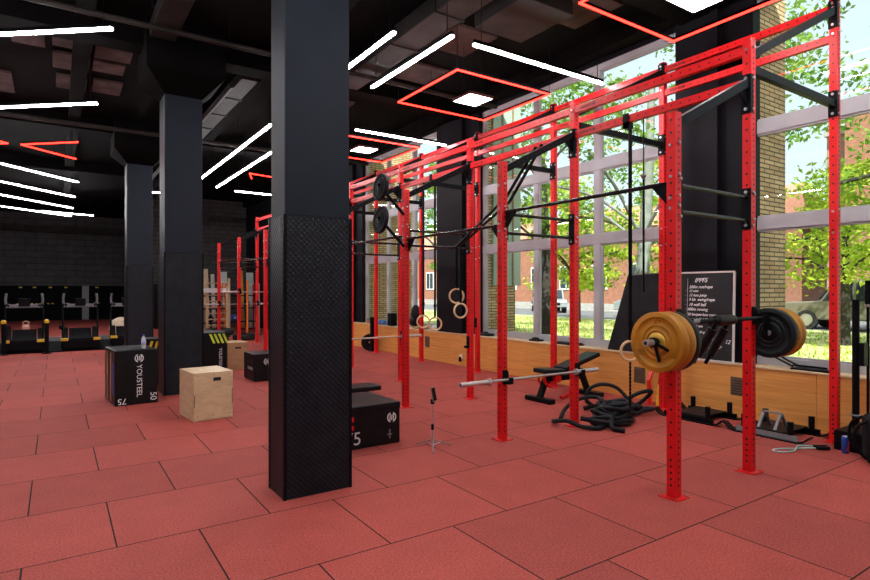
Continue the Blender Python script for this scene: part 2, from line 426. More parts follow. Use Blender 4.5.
# ------------------------------------------------------------------ lights
LZ=4.8
def tube(p0,p1,label,cat='tube light',group='white tube lights',vis=True):
    a,b=V((p0[0],p0[1],LZ)),V((p1[0],p1[1],LZ)); d=(b-a); L=d.length
    t=thing('tube_light',label,cat,(a+b)/2,math.atan2(d.y,d.x),group)
    MB().box(-L/2,L/2,-.02,.02,.008,.06).build('housing',BLK,t)
    MB().box(-L/2,L/2,-.0205,.0205,-.018,.008).build('diffuser',TUBEW,t)
    for s in (-1,1): MB().cyl((s*(L/2-.12),0,.06),(s*(L/2-.12),0,CZ-LZ-.01),.006,n=6).build('hanging_cord',BLK,t)
    return t
tube((3.43,6.02),(3.43,7.95),'white tube light leaving the right edge of the nearest column')
tube((4.08,5.70),(4.08,7.84),'longer white tube light pointing at the red frame over the rig')
tube((4.45,5.75),(6.93,5.75),'long white tube light crossing in front of the middle window')
tube((4.89,10.10),(7.04,10.10),'white tube light between the two farther red frames')
tube((-2.0,9.95),(.56,7.82),'nearest white tube light at the top left corner')
tube((-2.1,13.4),(.57,11.09),'second white tube light from the top left corner')
for q,(y0,y1) in (('upper',(17.67,19.51)),('second',(20.78,22.71)),('third',(23.87,25.8)),('lowest',(27.36,28.66))):
    tube((-1.9,y0-.8),(.53,y1),'far left white tube light, %s of the slanting four'%q)
tube((-.5,27.5),(1.3,27.9),'short far white tube light crossing the lowest slanting one')
tube((3.40,10.7),(3.40,13.2),'white tube light in the left row, nearest piece beside the column')
tube((3.40,13.3),(3.40,15.6),'white tube light in the left row, middle piece')
tube((3.40,15.7),(3.40,17.9),'white tube light in the left row, far piece touching the second column')
tube((4.09,12.8),(4.09,15.2),'white tube light in the right row behind the nearest column')
tube((4.09,15.35),(4.09,18.1),'white tube light in the right row, far piece')
tube((4.73,18.5),(6.4,18.6),'white tube light crossing left to right above the far rig end')
tube((2.2,20.2),(3.35,20.15),'far white tube light seen between the second and third columns')
LB='unseen white tube light added to light the room'  # unseen tubes beside and behind the camera, added for the room's light
for a,b in (((-2.0,3.7),(.5,1.6)),((-2.2,.6),(.4,-1.5)),((3.4,.6),(3.4,2.8)),((4.1,-1.6),(4.1,.5)),((-4.6,8),(-4.6,10.2)),((-4.6,4),(-4.6,6.2)),((-4.6,12),(-4.6,14.2)),((-4.6,17),(-4.6,19.2)),
            ((0,-3.5),(2.2,-3.5)),((-4.4,-2),(-4.4,0.2)),((4.4,1.9),(6.9,1.9)),((4.4,-3.0),(6.9,-3.0)),((1.0,1.6),(1.0,3.6)),((-.4,5.2),(-2.6,5.2)),((-4.6,22),(-4.6,24))):
    tube(a,b,LB,group='added white tube lights outside the frame')
def redframe(x0,x1,y0,y1,label,group='red light frames'):
    t=thing('light_frame',label,'light frame',((x0+x1)/2,(y0+y1)/2,LZ),0,group)
    hx,hy=(x1-x0)/2,(y1-y0)/2; w=.010
    for q in ((-hx-w,hx+w,-hy-w,-hy+w),(-hx-w,hx+w,hy-w,hy+w),(-hx-w,-hx+w,-hy+w,hy-w),(hx-w,hx+w,-hy+w,hy-w)):
        o=MB().box(*q,-.008,.010).build('light_bar',LEDR,t)
        MB().box(*q,.010,.045).build('housing',BLK,o)
    for sx in (-1,1):
        for sy in (-1,1): MB().cyl((sx*hx,sy*hy,.05),(sx*hx,sy*hy,CZ-LZ-.01),.005,n=6).build('hanging_cord',BLK,t)
redframe(4.78,6.50,2.45,4.28,'nearest red light frame at the top right')
redframe(4.77,6.60,6.55,8.23,'red light frame above the rig in the middle of the picture')
redframe(4.77,6.69,10.60,12.32,'farthest red light frame partly hidden by the nearest column')
redframe(-1.6,-.1,14.9,16.4,'left red light frame over the treadmill aisle') if False else None
def redvee(pts,label):
    c=V((pts[1][0],pts[1][1],LZ)); t=thing('light_frame',label,'light frame',c,0,'red light frames')
    for p in (pts[0],pts[2]):
        q=V((p[0],p[1],LZ))-c
        o=MB().beam((0,0,0),q,.026,.020).build('light_bar',LEDR,t)
        MB().beam((0,0,.027),q+V((0,0,.027)),.026,.03).build('housing',BLK,o)
        MB().cyl(q*.9+V((0,0,.05)),q*.9+V((0,0,CZ-LZ-.01)),.005,n=6).build('hanging_cord',BLK,t)
redvee(((.39,14.24),(-.63,15.17),(.40,16.11)),'red light vee on the left between the white tubes')
redvee(((-2.3,13.9),(-.86,15.2),(-2.4,16.4)),'red light vee cut by the left edge of the picture')
redvee(((4.6,16.2),(4.35,15.5),(5.2,15.7)),'small red light vee far back near the left row of tubes')
def panel(x,y,label,group='square ceiling panels',s=.23):
    t=thing('panel_light',label,'panel light',(x,y,LZ+.03),0,group)
    f=MB(); 
    for q in ((-s-.015,s+.015,-s-.015,-s),(-s-.015,s+.015,s,s+.015),(-s-.015,-s,-s,s),(s,s+.015,-s,s)): f.box(*q,-.012,.03)
    f.box(-s,s,-s,s,.012,.03)
    f.build('frame',GREYP,t)
    MB().box(-s,s,-s,s,-.01,.0115).build('diffuser',PANELW,t)
    for sx in (-1,1): MB().cyl((sx*s*.8,0,.03),(sx*s*.8,0,CZ-LZ-.04),.004,n=6).build('hanging_cord',BLK,t)
panel(5.74,3.42,'square white panel light inside the nearest red frame',s=.31)
panel(5.78,7.50,'square white panel light inside the middle red frame')
panel(5.80,11.55,'square white panel light inside the farthest red frame')

# ducts and pipes -----------------------------------------------------------
def duct(x0,x1,y0,y1,z0,z1,label):
    t=thing('air_duct',label,'air duct',((x0+x1)/2,(y0+y1)/2,z0),0,'ceiling ducts')
    hx,hy,h=(x1-x0)/2,(y1-y0)/2,z1-z0
    MB().box(-hx,hx,-hy,hy,0,h).build('duct_body',DUCT,t,.01)
    for k in range(1,int(2*hy/1.2)):
        y=-hy+k*1.2
        MB().box(-hx-.02,hx+.02,y-.02,y+.02,-.02,h).build('flange',DUCT,t)
    for y in (-hy+.5,hy-.5): MB().box(-hx-.03,hx+.03,y-.015,y+.015,h,CZ-z0-.005).build('hanger',BLK,t)
duct(4.22,4.68,5.1,9.6,5.38,5.62,'long brown grey duct over the two straight tube lights')
duct(6.10,6.48,2.55,4.15,5.40,5.62,'flat brown grey duct above the nearest red frame')
duct(5.0,5.9,5.4,6.45,5.42,5.62,'short wide duct in front of the middle red frame')
duct(1.15,1.5,5.0,9.3,5.40,5.62,'dark duct running over the second column')
duct(2.75,3.05,10.3,15.5,5.42,5.6,'dark duct above the left row of tubes')
def pipe(p0,p1,r,label):
    t=thing('ceiling_pipe',label,'pipe',group='ceiling pipes')
    MB().cyl(p0,p1,r,n=10).build('pipe_body',DUCT,t)
    p0,p1=V(p0),V(p1)
    for k in (.15,.5,.85):
        q=p0.lerp(p1,k); MB().cyl(q+V((0,0,r)),(q.x,q.y,CZ-.005),.006,n=6).build('hanger',BLK,t)
pipe((-3,8.7,5.3),(7.3,8.7,5.3),.04,'thin pipe crossing under the ceiling behind the tubes')
pipe((-3,14.3,5.2),(7.3,14.3,5.2),.05,'pipe crossing the ceiling behind the second column')
pipe((-3,5.2,5.32),(3.2,5.2,5.32),.03,'thin pipe crossing the ceiling near the top left')
pipe((2.6,10.4,5.3),(2.6,20.8,5.3),.05,'pipe running away beside the second column')

# ------------------------------------------------------------------ rig
RX=(4.095,5.24,7.02)
RH=(3.06,3.93,4.80)
RY=[2.69,4.78,6.86,8.95,11.05,13.28,15.6,17.85]
rig=thing('pull_up_rig','long red steel training rig with three rows of uprights','rig')
def upright(h,r):
    s=.04; m=MB().box(-s,s,-s,s,.008,h)
    e=.0007
    z=.10
    while z<h-.03:
        for sg in (-1,1): m.disc((0,sg*(s+e),z),(0,sg,0),.010,8,1)
        z+=.05
    z=.10
    while z<h-.05:
        for sg in (-1,1): m.disc((sg*(s+e),0,z),(sg,0,0),.011,8,1)
        z+=.10 if z>.28 else .05
    m.box(-.041,.041,-.041,.041,h,h+.006,0)
    for z in ([2.55,2.38,2.30,2.80] if r==0 else [2.5,2.27,h-.1,h-.38]):
        m.cyl((-.04,0,z),(-.055,0,z),.012,n=8,m=2).cyl((0,-.04,z+.02),(0,-.055,z+.02),.011,n=8,m=2)
    return m
protos=[]
for r in range(3):
    o=upright(RH[r],r).build('upright',[RED,HOLE,STEEL],rig,.006)
    bp=MB().box(-.085,.085,-.085,.085,0,.008)
    for sx in (-1,1):
        for sy in (-1,1): bp.cyl((sx*.065,sy*.065,.008),(sx*.065,sy*.065,.02),.009,n=6,m=1)
    b=bp.build('base_plate',[RED,STEEL],o)
    for z in ([2.55,2.38,2.30] if r==0 else [2.5,2.27,RH[r]-.1,RH[r]-.38]):
        pass
    protos.append(o)
for r in range(3):
    for k,y in enumerate(RY):
        o=protos[r] if k==0 else dup(protos[r],parent=rig)
        o.location=(RX[r],y,0)
# red long beams of row B and row C
def longbeam(x,y0,y1,z,marks):
    L=y1-y0; m=MB().box(-.03,.03,0,L,-.04,.04)
    y=.12
    while y<L-.05:
        for sg in (-1,1): m.disc((sg*.0308,y,0),(sg,0,0),.010,8,1)
        y+=.10
    y=.12
    while y<L-.05:
        m.disc((0,y,-.0408),(0,0,-1),.010,8,1); y+=.10
    if marks:                                 # small worn black print near one end
        for q in (.02,.045,.065,.085,.13,.15,.175,.195,.215):
            m.box(-.0318,-.0302,L-.08-q-.011,L-.08-q,-.017,.019,1)
    o=m.build('crossbeam',[RED,HOLE],rig,.004); o.location=(x,y0,z); return o
for k in range(7):
    for x,z in ((RX[1],3.83),(RX[1],3.53),(RX[2],4.70),(RX[2],4.38)):
        longbeam(x,RY[k]+.041,RY[k+1]-.041,z,True)
# black sloping braces, level ties, plates
def brace(p0,p1):
    p0,p1=V(p0),V(p1); m=MB().beam(p0,p1,.06,.075)
    d=(p1-p0); L=d.length; d.normalize(); 
    q=.12
    while q<L-.1:
        c=p0+d*q
        for sg in (-1,1): m.disc(c+V((0,sg*.0308,0)),(0,sg,0),.010,8,1)
        q+=.075
    return m.build('brace',[BLK,HOLE],rig,.003)
def plate(x,y,z0,z1,side):
    m=MB().box(min(x,x+side*.012),max(x,x+side*.012),y-.042,y+.042,z0,z1)
    for z in (z0+.035,z1-.035):
        e=x+side*.012; m.cyl((e,y,z),(e+side*.012,y,z),.014,n=8,m=1).cyl((x-side*.02,y-.0415,z),(x-side*.02,y-.054,z),.011,n=8,m=1)
    return m
for y in RY:
    brace((RX[0]+.041,y,2.99),(RX[1]-.055,y,3.52)); brace((RX[1]+.042,y,3.80),(RX[2]-.055,y,4.66)); brace((RX[1]+.041,y,3.66),(RX[2]-.055,y,3.66))
    for xs,z0,z1,sd in ((RX[1]-.0408,3.25,3.60,-1),(RX[2]-.0408,4.48,4.78,-1),(RX[2]-.0408,3.52,3.80,-1)):
        m=plate(xs,y,z0,z1,sd)
        m.box(xs-.012,xs+.035,y-.0435,y-.0412,z0,z1); m.box(xs-.012,xs+.035,y+.0412,y+.0435,z0,z1)
        m.build('bracket',[BLK,STEEL],rig)
    m=MB().prism([(RX[1]-.053,y-.006,3.50),(RX[1]-.053,y-.006,3.32),(RX[1]-.20,y-.006,3.46)],(0,.012,0)); m.build('gusset',BLK,rig)
    for z in (2.49,2.28):
        MB().cyl((RX[0]+.053,y,z),(RX[1]-.053,y,z),.0175,n=12).build('cross_rung',BLKG,rig)
    for xs,sd in ((RX[0]+.0408,1),(RX[1]-.0408,-1)):
        plate(xs,y,2.20,2.57,sd).build('bracket',[BLK,STEEL],rig)
HZ=[2.51,2.37,2.42,2.51,2.37,2.42,2.51]
for k in range(7):
    MB().cyl((RX[0]+.02,RY[k]+.04,HZ[k]),(RX[0]+.02,RY[k+1]-.04,HZ[k]),.018,n=12).build('pull_up_bar',BLKG,rig)
    for y,s in ((RY[k]+.041,1),(RY[k+1]-.041,-1)):
        m=MB().prism([(RX[0]+.012,y,HZ[k]-.01),(RX[0]+.012,y,HZ[k]-.17),(RX[0]+.012,y+s*.03,HZ[k]-.17),(RX[0]+.012,y+s*.17,HZ[k]-.016)],(.012,0,0))
        m.build('gusset',BLK,rig)
def jcup(x,y,z):
    """hook on the -y face of an upright, cradle at height z for a bar at y-.11"""
    m=MB().box(x-.035,x+.035,y-.052,y-.0412,z-.06,z+.10).box(x-.03,x+.03,y-.14,y-.052,z-.045,z-.017).box(x-.03,x+.03,y-.152,y-.14,z-.045,z+.028)
    m.box(x+.0412,x+.05,y-.052,y+.03,z-.05,z+.08)
    return m.build('j_cup',BLK,rig,.003)
for x,y,z in ((RX[0],RY[0],1.40),(RX[1],RY[0],1.40),(RX[0],RY[1],.672),(RX[1],RY[1],.672),(RX[0],RY[3],.81),(RX[1],RY[3],.81)): jcup(x,y,z)
def jblock(x,y,z): MB().box(x-.05,x-.0408,y-.035,y+.035,z-.09,z+.09).box(x-.10,x-.05,y-.03,y+.03,z-.09,z-.05).build('j_cup',BLK,rig,.003)
jblock(RX[2],RY[3],1.0); jblock(RX[1],RY[2]-.0,.86)
for y,z in ((7.9,3.475),(4.0,3.475)): MB().box(RX[1]-.045,RX[1]-.0315,y-.035,y+.035,z-.05,z+.11).box(RX[1]-.045,RX[1]+.045,y-.035,y+.035,z-.05,z+.013).build('strap_hanger',BLK,rig)
# pegs for stored plates on row A, third frame
PEG=[((4.03,6.80,2.70),(3.58,6.72,3.07)),((4.03,6.80,2.26),(3.58,6.72,2.63))]
for a,b in PEG:
    MB().cyl(a,b,.022,n=12).build('storage_peg',BLK,rig)

# ------------------------------------------------------------------ plates and bars
def plate_mesh(R,T):
    """bumper plate outline about +x, centred on its thickness"""
    h=T/2
    return [(.026,-h*.75),(.075,-h*.75),(.078,-h*.95),(.092,-h*.95),(.096,-h*.6),(R*.55,-h*.6),(R*.562,-h*.74),(R*.575,-h*.6),(R*.82,-h*.6),(R*.835,-h*.95),(R*.86,-h*.78),(R*.97,-h),(R,-h*.85),(R,h*.85),(R*.97,h),(R*.83,h*.92),(R*.80,h*.6),(.096,h*.6),(.092,h*.95),(.078,h*.95),(.075,h*.75),(.026,h*.75),(.026,-h*.75)]
def bumper(loc,R,T,m,hub,label,group,tilt=0,rz=0,digits=None):
    t=thing('bumper_plate',label,'weight plate',loc,rz,group); t.rotation_euler=(0,tilt,rz)
    MB().lathe(plate_mesh(R,T),(0,0,0),(1,0,0),56).build('plate_body',m,t)
    MB().lathe([(.026,-T*.46),(.070,-T*.46),(.074,-T*.40),(.074,T*.40),(.070,T*.46),(.026,T*.46),(.026,-T*.46)],(0,0,0),(1,0,0),36).build('hub',hub,t)
    if digits:
        for s,ang in ((-1,0),(-1,2.1),(-1,-2.1)):
            up=V((0,math.sin(ang),math.cos(ang))); right=V((0,-math.cos(ang),math.sin(ang)))
            if s==-1:
                M=frame_M(V((-T/2*.6-.001,0,0))+up*(R*.70),right,up)
                o=text_mesh('raised_number',digits,.06,M,m,t,.006)
    return t
G='weight plates loaded on the squat bar'
BY=2.575
bumper((3.735,BY,1.262),.225,.08,GOLD,GOLDM,'outer ochre bumper plate on the near end of the squat bar',G,digits='10')
bumper((3.816,BY,1.262),.225,.078,GOLD,GOLDM,'second ochre bumper plate between ochre and black on the near end',G)
bumper((3.889,BY,1.262),.225,.062,TEAL,BLK,'black bumper plate behind two ochre plates on the near end',G)
bumper((5.385,BY,1.262),.225,.07,TEAL,BLK,'black bumper plate facing the camera on the far end of the squat bar',G)
bumper((5.458,BY,1.262),.225,.07,GOLD,GOLDM,'ochre bumper plate right behind the black one on the far end',G)
bumper((5.531,BY,1.262),.225,.07,GOLD,GOLDM,'outermost ochre bumper plate on the far end toward the window',G)
G2='black plates stored on the rig pegs'
for i,lab in enumerate(('upper black weight plate on an angled peg of the rig','lower black weight plate on an angled peg of the rig')):
    c=V(PEG[i][0]).lerp(V(PEG[i][1]),.9)
    bumper(tuple(c),.185,.05,RUB,BLK,lab,G2,tilt=.10,digits=None)
bumper((7.12,13.85,.226),.225,.07,RUB,BLK,'black bumper plate standing on the floor against the plywood apron',None,tilt=.0,rz=1.15)

sq=thing('squat_bar','black safety squat bar with padded yoke racked on the two nearest uprights','barbell',(4.64,BY,1.40))
m=MB().cyl((-.66,0,0),(.70,0,0),.017,n=14); m.build('shaft',BLK,sq)
m=MB().cyl((-.64,0,0),(-.40,0,0),.021,n=14); m.build('knurled_grip',GREYP,sq)
for s,x in ((-1,-.66),(1,.685)):
    m=MB().beam((x,0,.03),(x,0,-.165),.018,.06,up=(1,0,0)); m.build('drop_arm',BLK,sq)
    e=-1.07 if s<0 else 1.14
    m=MB().cyl((x,0,-.138),(e,0,-.138),.0248,n=18); m.cyl((e,0,-.138),(e+s*.002,0,-.138),.014,n=12,m=1); m.build('sleeve',[CHROME,HOLE],sq)
MB().lathe([(.018,-.15),(.040,-.14),(.044,-.10),(.044,.10),(.040,.14),(.018,.15)],(-.02,0,0),(1,0,0),20).build('yoke_pad',VINYL,sq)
for x,z1 in ((-.14,-.36),(.04,-.38)):
    q=MB().cyl((x,.0,-.02),(x-.05,.17,z1),.016,n=12); h=q.build('handle',BLK,sq)
    a=V((x,.0,-.02)).lerp(V((x-.05,.17,z1)),.15); b=V((x,.0,-.02)).lerp(V((x-.05,.17,z1)),.8)
    MB().cyl(a,b,.040,.034,n=16).build('foam_grip',VINYL,h)
MB().beam((-.22,.005,-.02),(.06,.005,-.02),.03,.03).build('bracket_plate',BLK,sq)
cp=thing('bar_clip','black spring clip with two levers on the sleeve before the ochre plate','bar clip',(3.668,BY,1.262))
MB().lathe([(.0255,-.018),(.038,-.018),(.038,.018),(.0255,.018),(.0255,-.018)],(0,0,0),(1,0,0),20).build('clamp_ring',BLK,cp)
MB().beam((-.005,-.02,-.032),(-.01,-.055,-.14),.014,.02).build('lever',BLK,cp)
MB().beam((.0,-.035,-.012),(-.005,-.125,-.05),.014,.02).build('lever',BLK,cp)

def barbell(loc,half,label,sh=.655):
    t=thing('barbell',label,'barbell',loc,0,'plain barbells in the racks')
    MB().cyl((-sh,0,0),(sh,0,0),.014,n=12).build('shaft',STEEL,t)
    for s in (-1,1):
        MB().cyl((s*sh,0,0),(s*(sh+.03),0,0),.037,n=18).build('collar',CHROME,t)
        MB().cyl((s*(sh+.03),0,0),(s*half,0,0),.025,n=18).cyl((s*half,0,0),(s*(half+.002),0,0),.012,n=10,m=1).build('sleeve',[CHROME,HOLE],t)
    return t
barbell((4.50,RY[1]-.095,.672),1.05,'empty chrome barbell racked low on the second pair of uprights')
barbell((4.55,RY[3]-.095,.81),1.07,'empty chrome barbell on the rig partly behind the nearest column')

# ------------------------------------------------------------------ rings
def torus_pts(R,n=28): return [V((R*math.cos(2*pi*i/n),0,R*math.sin(2*pi*i/n))) for i in range(n)]
def ring(loc,top,label,rz=0,via=None):
    """loc = ring centre, top = list of strap points upward from the ring (world)"""
    t=thing('gymnastic_ring',label,'gymnastic ring',loc,0,'wooden rings hanging on straps')
    o=MB().tube(torus_pts(.105),.0145,10,closed=True).build('wooden_ring',WOODR,t); o.rotation_euler=(0,0,rz)
    pts=[V((0,0,.088))]+[V(p)-V(loc) for p in top]
    d=V((math.cos(rz),math.sin(rz),0))
    MB().belt(pts,.036,.018,d).build('strap',BLK,t)
    bk=MB().cbox((0,0,.30 if len(top)<3 else .2),(.05,.02,.05)); b=bk.build('buckle',BLK,t); b.rotation_euler=(0,0,rz)
    return t
ya=RY[2]
ring((4.96,6.83,1.56),[(4.96,6.83,2.24),(4.96,6.83,2.305),(4.86,5.6,2.85),(4.72,4.90,3.34)],'upper wooden ring of the pair beside the third frame',-.55)
ring((4.96,6.73,1.345),[(4.96,6.73,2.24),(4.97,6.74,2.31),(4.92,5.6,2.80),(4.80,4.88,3.38)],'lower wooden ring of the pair beside the third frame',-.15)
ring((5.21,7.78,1.09),[(5.21,7.78,3.47)],'pale wooden ring hanging low in front of the far pilaster, right one',-.6)
ring((5.21,8.14,1.11),[(5.21,8.14,3.485)],'reddish wooden ring hanging low behind an upright, left of the pale one',-.4)
ring((5.21,3.95,.985),[(5.21,3.95,3.42)],'single wooden ring on a long strap behind the ochre plates',-.5)
cs=thing('ankle_strap','beaded black strap hanging from the single ring toward the rope','strap',(5.21,3.95,.87))
MB().tube([(0,0,-.005-.02*i) for i in range(26)],.012,8,ridge=.25).build('strap_body',BLK,cs)
pb=thing('suspension_strap','thin black cord hanging beside the long ring strap','strap',(5.21,3.78,3.48))
MB().cyl((0,0,0),(0,0,-.62),.007,n=6).build('upper_cord',BLK,pb); MB().cyl((0,0,-.62),(.0,.0,-1.85),.013,n=6).build('lower_cord',BLK,pb); MB().lathe([(.02,-.02),(.03,0),(.02,.02),(.01,0),(.02,-.02)],(0,0,-.62),(0,1,0),14).build('carabiner',STEEL,pb)

# ------------------------------------------------------------------ boxes
def plyo(x0,x1,y0,y1,h,m,label,name='plyo_box',group=None,bev=.012,rz=0):
    t=thing(name,label,'plyo box',((x0+x1)/2,(y0+y1)/2,0),rz,group)
    hx,hy=(x1-x0)/2,(y1-y0)/2
    MB().box(-hx,hx,-hy,hy,0,h).build('body',m,t,bev)
    return t,hx,hy
def emblem(M,mat,par,s):
    """round badge of three slanted strokes"""
    objs=MB()
    for k in range(20):
        a0=2*pi*k/20; a1=2*pi*(k+1)/20
        if k in (4,5,14,15): continue
        p=[V((math.cos(a)*r*s,math.sin(a)*r*s,0)) for a,r in ((a0,1),(a1,1),(a1,.78),(a0,.78))]
        objs.prism([M@q for q in p],(M.to_3x3()@V((0,0,.001))))
    for x in (-.38,0,.38):
        p=[V((x*s-.14*s,-.55*s,0)),V((x*s+.06*s,-.55*s,0)),V((x*s+.18*s,.55*s,0)),V((x*s-.02*s,.55*s,0))]
        objs.prism([M@q for q in p],(M.to_3x3()@V((0,0,.001))))
    return objs.build('emblem',mat,par)
# left black soft box
t,hx,hy=plyo(.655,1.215,9.17,10.0,.785,VINYL,'black soft plyo box with a bottle on top, left of the second column',rz=.082)
f=-hy-.002
text_mesh('lettering','YOUSTEEL',.10,frame_M((0.03,f,.34),(0,0,-1),(1,0,0)),WHITE,t)
emblem(frame_M((.03,f,.665),(1,0,0),(0,0,1)),WHITE,t,.06)
text_mesh('number','75',.12,frame_M((-.19,f,.065),(-1,0,0),(0,0,-1)),WHITE,t)
text_mesh('number','50',.12,frame_M((.215,f,.10),(0,0,-1),(1,0,0)),WHITE,t)
MB().box(-hx+.03,hx-.03,-hy+.03,hy-.03,.783,.788).build('lid',RUB,t)
s=MB()
for z in (.12,.24,.36,.48): s.prism([(-hx-.004,-.30,z),(-hx-.004,-.22,z+.07),(-hx-.004,-.22,z+.13),(-hx-.004,-.30,z+.06)],(.006,0,0))
s.build('blue_webbing',BLUE,t)
s=MB().box(-hx-.006,-hx+.002,-.12,-.07,.03,.74).box(-hx-.006,-hx+.002,.18,.23,.03,.74); s.build('hook_strip',PLYD,t)
bt=thing('water_bottle','clear plastic water bottle on top of the black soft box','bottle',(1.07,9.30,.788)); bt.scale=(.8,.8,.8)
MB().lathe([(.0,0),(.036,0),(.038,.02),(.038,.17),(.03,.20),(.014,.225),(.014,.24)],(0,0,0),(0,0,1),20).build('bottle_body',mat('bottle_plastic',(.55,.58,.62),.15,0,.2,20),bt)
MB().lathe([(.0,.262),(.016,.262),(.016,.235),(.0,.235)],(0,0,0),(0,0,1),16).build('cap',BLUE,bt)
MB().lathe([(.0385,.07),(.0392,.07),(.0392,.14),(.0385,.14)],(0,0,0),(0,0,1),20).build('bottle_label',mat('lilac_label',(.4,.35,.6),.5),bt)
# wooden box
t,hx,hy=plyo(1.395,1.885,7.56,8.17,.605,PLYB,'pale plywood plyo box with a handle slot in front of the second column',bev=.003,rz=.10)
MB().box(-.005,.09,-hy-.001,-hy+.01,.49,.535).build('handle_slot',HOLE,t)
s=MB()
for z0,z1 in ((.18,.33),): s.box(-hx+.006,-hx+.014,-hy-.001,-hy+.004,z0,z1); s.box(hx-.014,hx-.006,-hy-.001,-hy+.004,z0,z1+.05)
s.box(-hx-.001,-hx+.004,-hy+.02,-hy+.027,.10,.30); s.box(-.2,.21,-hy-.0005,-hy+.003,.004,.007)
s.build('finger_joint',HOLE,t)
for x,z in ((-.2,.57),(.2,.57),(-.2,.06),(.2,.06),(0,.57),(.0,.05)): MB().disc((x,-hy-.0006,z),(0,-1,0),.006).build('screw_head',HOLE,t)
# big black box beside the front column
t,hx,hy=plyo(2.35,3.10,5.31,6.02,.435,VINYL,'low black plyo box with a white emblem beside the nearest column',bev=.012)
f=-hy-.0015
MB().box(-hx-.004,hx+.004,-hy-.004,hy+.004,.375,.445).build('lid',VINYL,t,.012)
emblem(frame_M((hx-.105,f,.285),(1,0,0),(0,0,1)),WHITE,t,.055)
text_mesh('number','75',.19,frame_M((-hx+.19,f,.105),(1,0,0),(0,0,1)),WHITE,t)
s=MB()
for z in (.20,.29): s.box(-hx+.12,-hx+.20,f-.0005,f+.002,z,z+.05)
s.build('red_tab',RED,t)
MB().box(hx-.135,hx-.12,f-.0003,f+.002,.06,.16).box(hx-.16,hx-.10,f-.0003,f+.002,.10,.112).build('worn_print',GREYP,t)
# far boxes
t,hx,hy=plyo(2.18,2.90,12.0,12.7,.79,VINYL,'tall black plyo box with lime hazard stripes beside the second column')
s=MB()
for k in range(4):
    x=.02+k*.085
    s.prism([(x,-hy-.002,.76),(x+.045,-hy-.002,.76),(x+.125,-hy-.002,.57),(x+.08,-hy-.002,.57)],(0,.004,0))
s.build('hazard_stripes',LIME,t)
text_mesh('lettering','YOUSTEEL',.085,frame_M((hx-.12,-hy-.002,.27),(0,0,-1),(1,0,0)),WHITE,t)
t,hx,hy=plyo(2.93,3.36,12.05,12.6,.56,PLYD,'small plywood box between the striped box and the rig',bev=.003)
MB().box(-.06,.06,-hy-.001,-hy+.01,.43,.465).build('handle_slot',HOLE,t)
text_mesh('print','LIFT',.07,frame_M((0.02,-hy-.002,.38),(1,0,0),(0,0,1)),HOLE,t) if False else None
t,hx,hy=plyo(2.95,3.60,10.25,10.9,.49,VINYL,'black plyo box just left of the nearest column')
text_mesh('lettering','YOUSTEEL',.07,frame_M((-hx-.002,-.10,.22),(0,-1,0),(0,0,1)),WHITE,t)
emblem(frame_M((-hx+.24,-hy-.002,.35),(1,0,0),(0,0,1)),WHITE,t,.06)
# hazard box half hidden behind left box
t,hx,hy=plyo(1.30,1.62,10.9,11.4,.80,VINYL,'black box with a yellow striped corner between the second and third columns')
s=MB()
for k in range(3): s.prism([(-hx+.02+k*.09,-hy-.002,.62),(-hx+.065+k*.09,-hy-.002,.62),(-hx+.11+k*.09,-hy-.002,.76),(-hx+.065+k*.09,-hy-.002,.76)],(0,.004,0))
s.build('hazard_stripes',YEL,t)

# flat bench behind the low box
fb=thing('flat_bench','small black flat bench behind the low black box','bench',(2.84,6.32,0))
MB().box(-.55,.50,-.15,.15,.415,.475).build('seat_pad',VINYL,fb,.015)
for x in (-.4,.36):
    MB().box(x-.03,x+.03,-.03,.03,.03,.415).box(x-.03,x+.03,-.16,.16,0,.04).build('leg',BLK,fb,.003)
MB().box(-.4,.36,-.03,.03,.33,.38).build('spine',RED,fb)

# phone tripod
tp=thing('phone_tripod','small silver tripod holding a phone on the open floor','tripod',(3.27,4.93,0))
MB().cyl((0,0,.20),(0,0,.47),.006,n=8).cyl((0,0,.06),(0,0,.24),.011,n=8).build('centre_pole',CHROME,tp)
for a in (-2.1,-.15,1.9):
    d=V((math.cos(a),math.sin(a),0))
    MB().beam(V((0,0,.085))+d*.012,d*.215+V((0,0,.006)),.012,.010).build('leg',GREYP,tp)
    MB().beam(d*.09+V((0,0,.05)),V((0,0,.03)),.006,.006).build('strut',CHROME,tp)
MB().cyl((0,0,.19),(0,0,.25),.015,n=10).build('collar',BLK,tp)
MB().cbox((0,0,.485),(.03,.03,.05)).build('clamp',BLK,tp)
ph=thing('phone','grey phone clamped upright on the small tripod','phone',(3.27,4.93,.50),.25)
ph.rotation_euler=(-.15,-.12,.45)
MB().cbox((0,-.028,.06),(.072,.010,.15)).build('phone_body',GREYP,ph,.004)
MB().cbox((0,-.0335,.06),(.064,.001,.135)).build('screen',BLKG,ph)

# adjustable bench
ab=thing('adjustable_bench','black and red adjustable bench with a raised backrest by the plywood','bench',(6.45,6.08,0))
MB().box(-.58,-.46,-.26,.26,0,.07).build('front_foot',BLK,ab,.012)
MB().box(.46,.58,-.28,.28,0,.07).build('rear_foot',BLK,ab,.012)
MB().beam((-.52,0,.06),(-.36,0,.40),.08,.07).build('front_post',BLK,ab,.004)
MB().beam((.52,0,.06),(.34,0,.42),.08,.07).build('rear_post',BLK,ab,.004)
MB().beam((-.40,0,.33),(.42,0,.31),.07,.08).build('spine',BLK,ab,.004)
MB().beam((-.52,0,.455),(-.12,0,.43),.30,.07).build('seat_pad',VINYL,ab,.02)
MB().beam((-.10,0,.45),(.66,0,.64),.28,.07).build('back_pad',VINYL,ab,.02)
MB().tube(crom([(.28,0,.36),(.12,-.02,.10),(-.02,-.02,.03),(-.10,-.02,.02)],6),.03,8).build('red_ladder_arm',RED,ab)
s=MB()
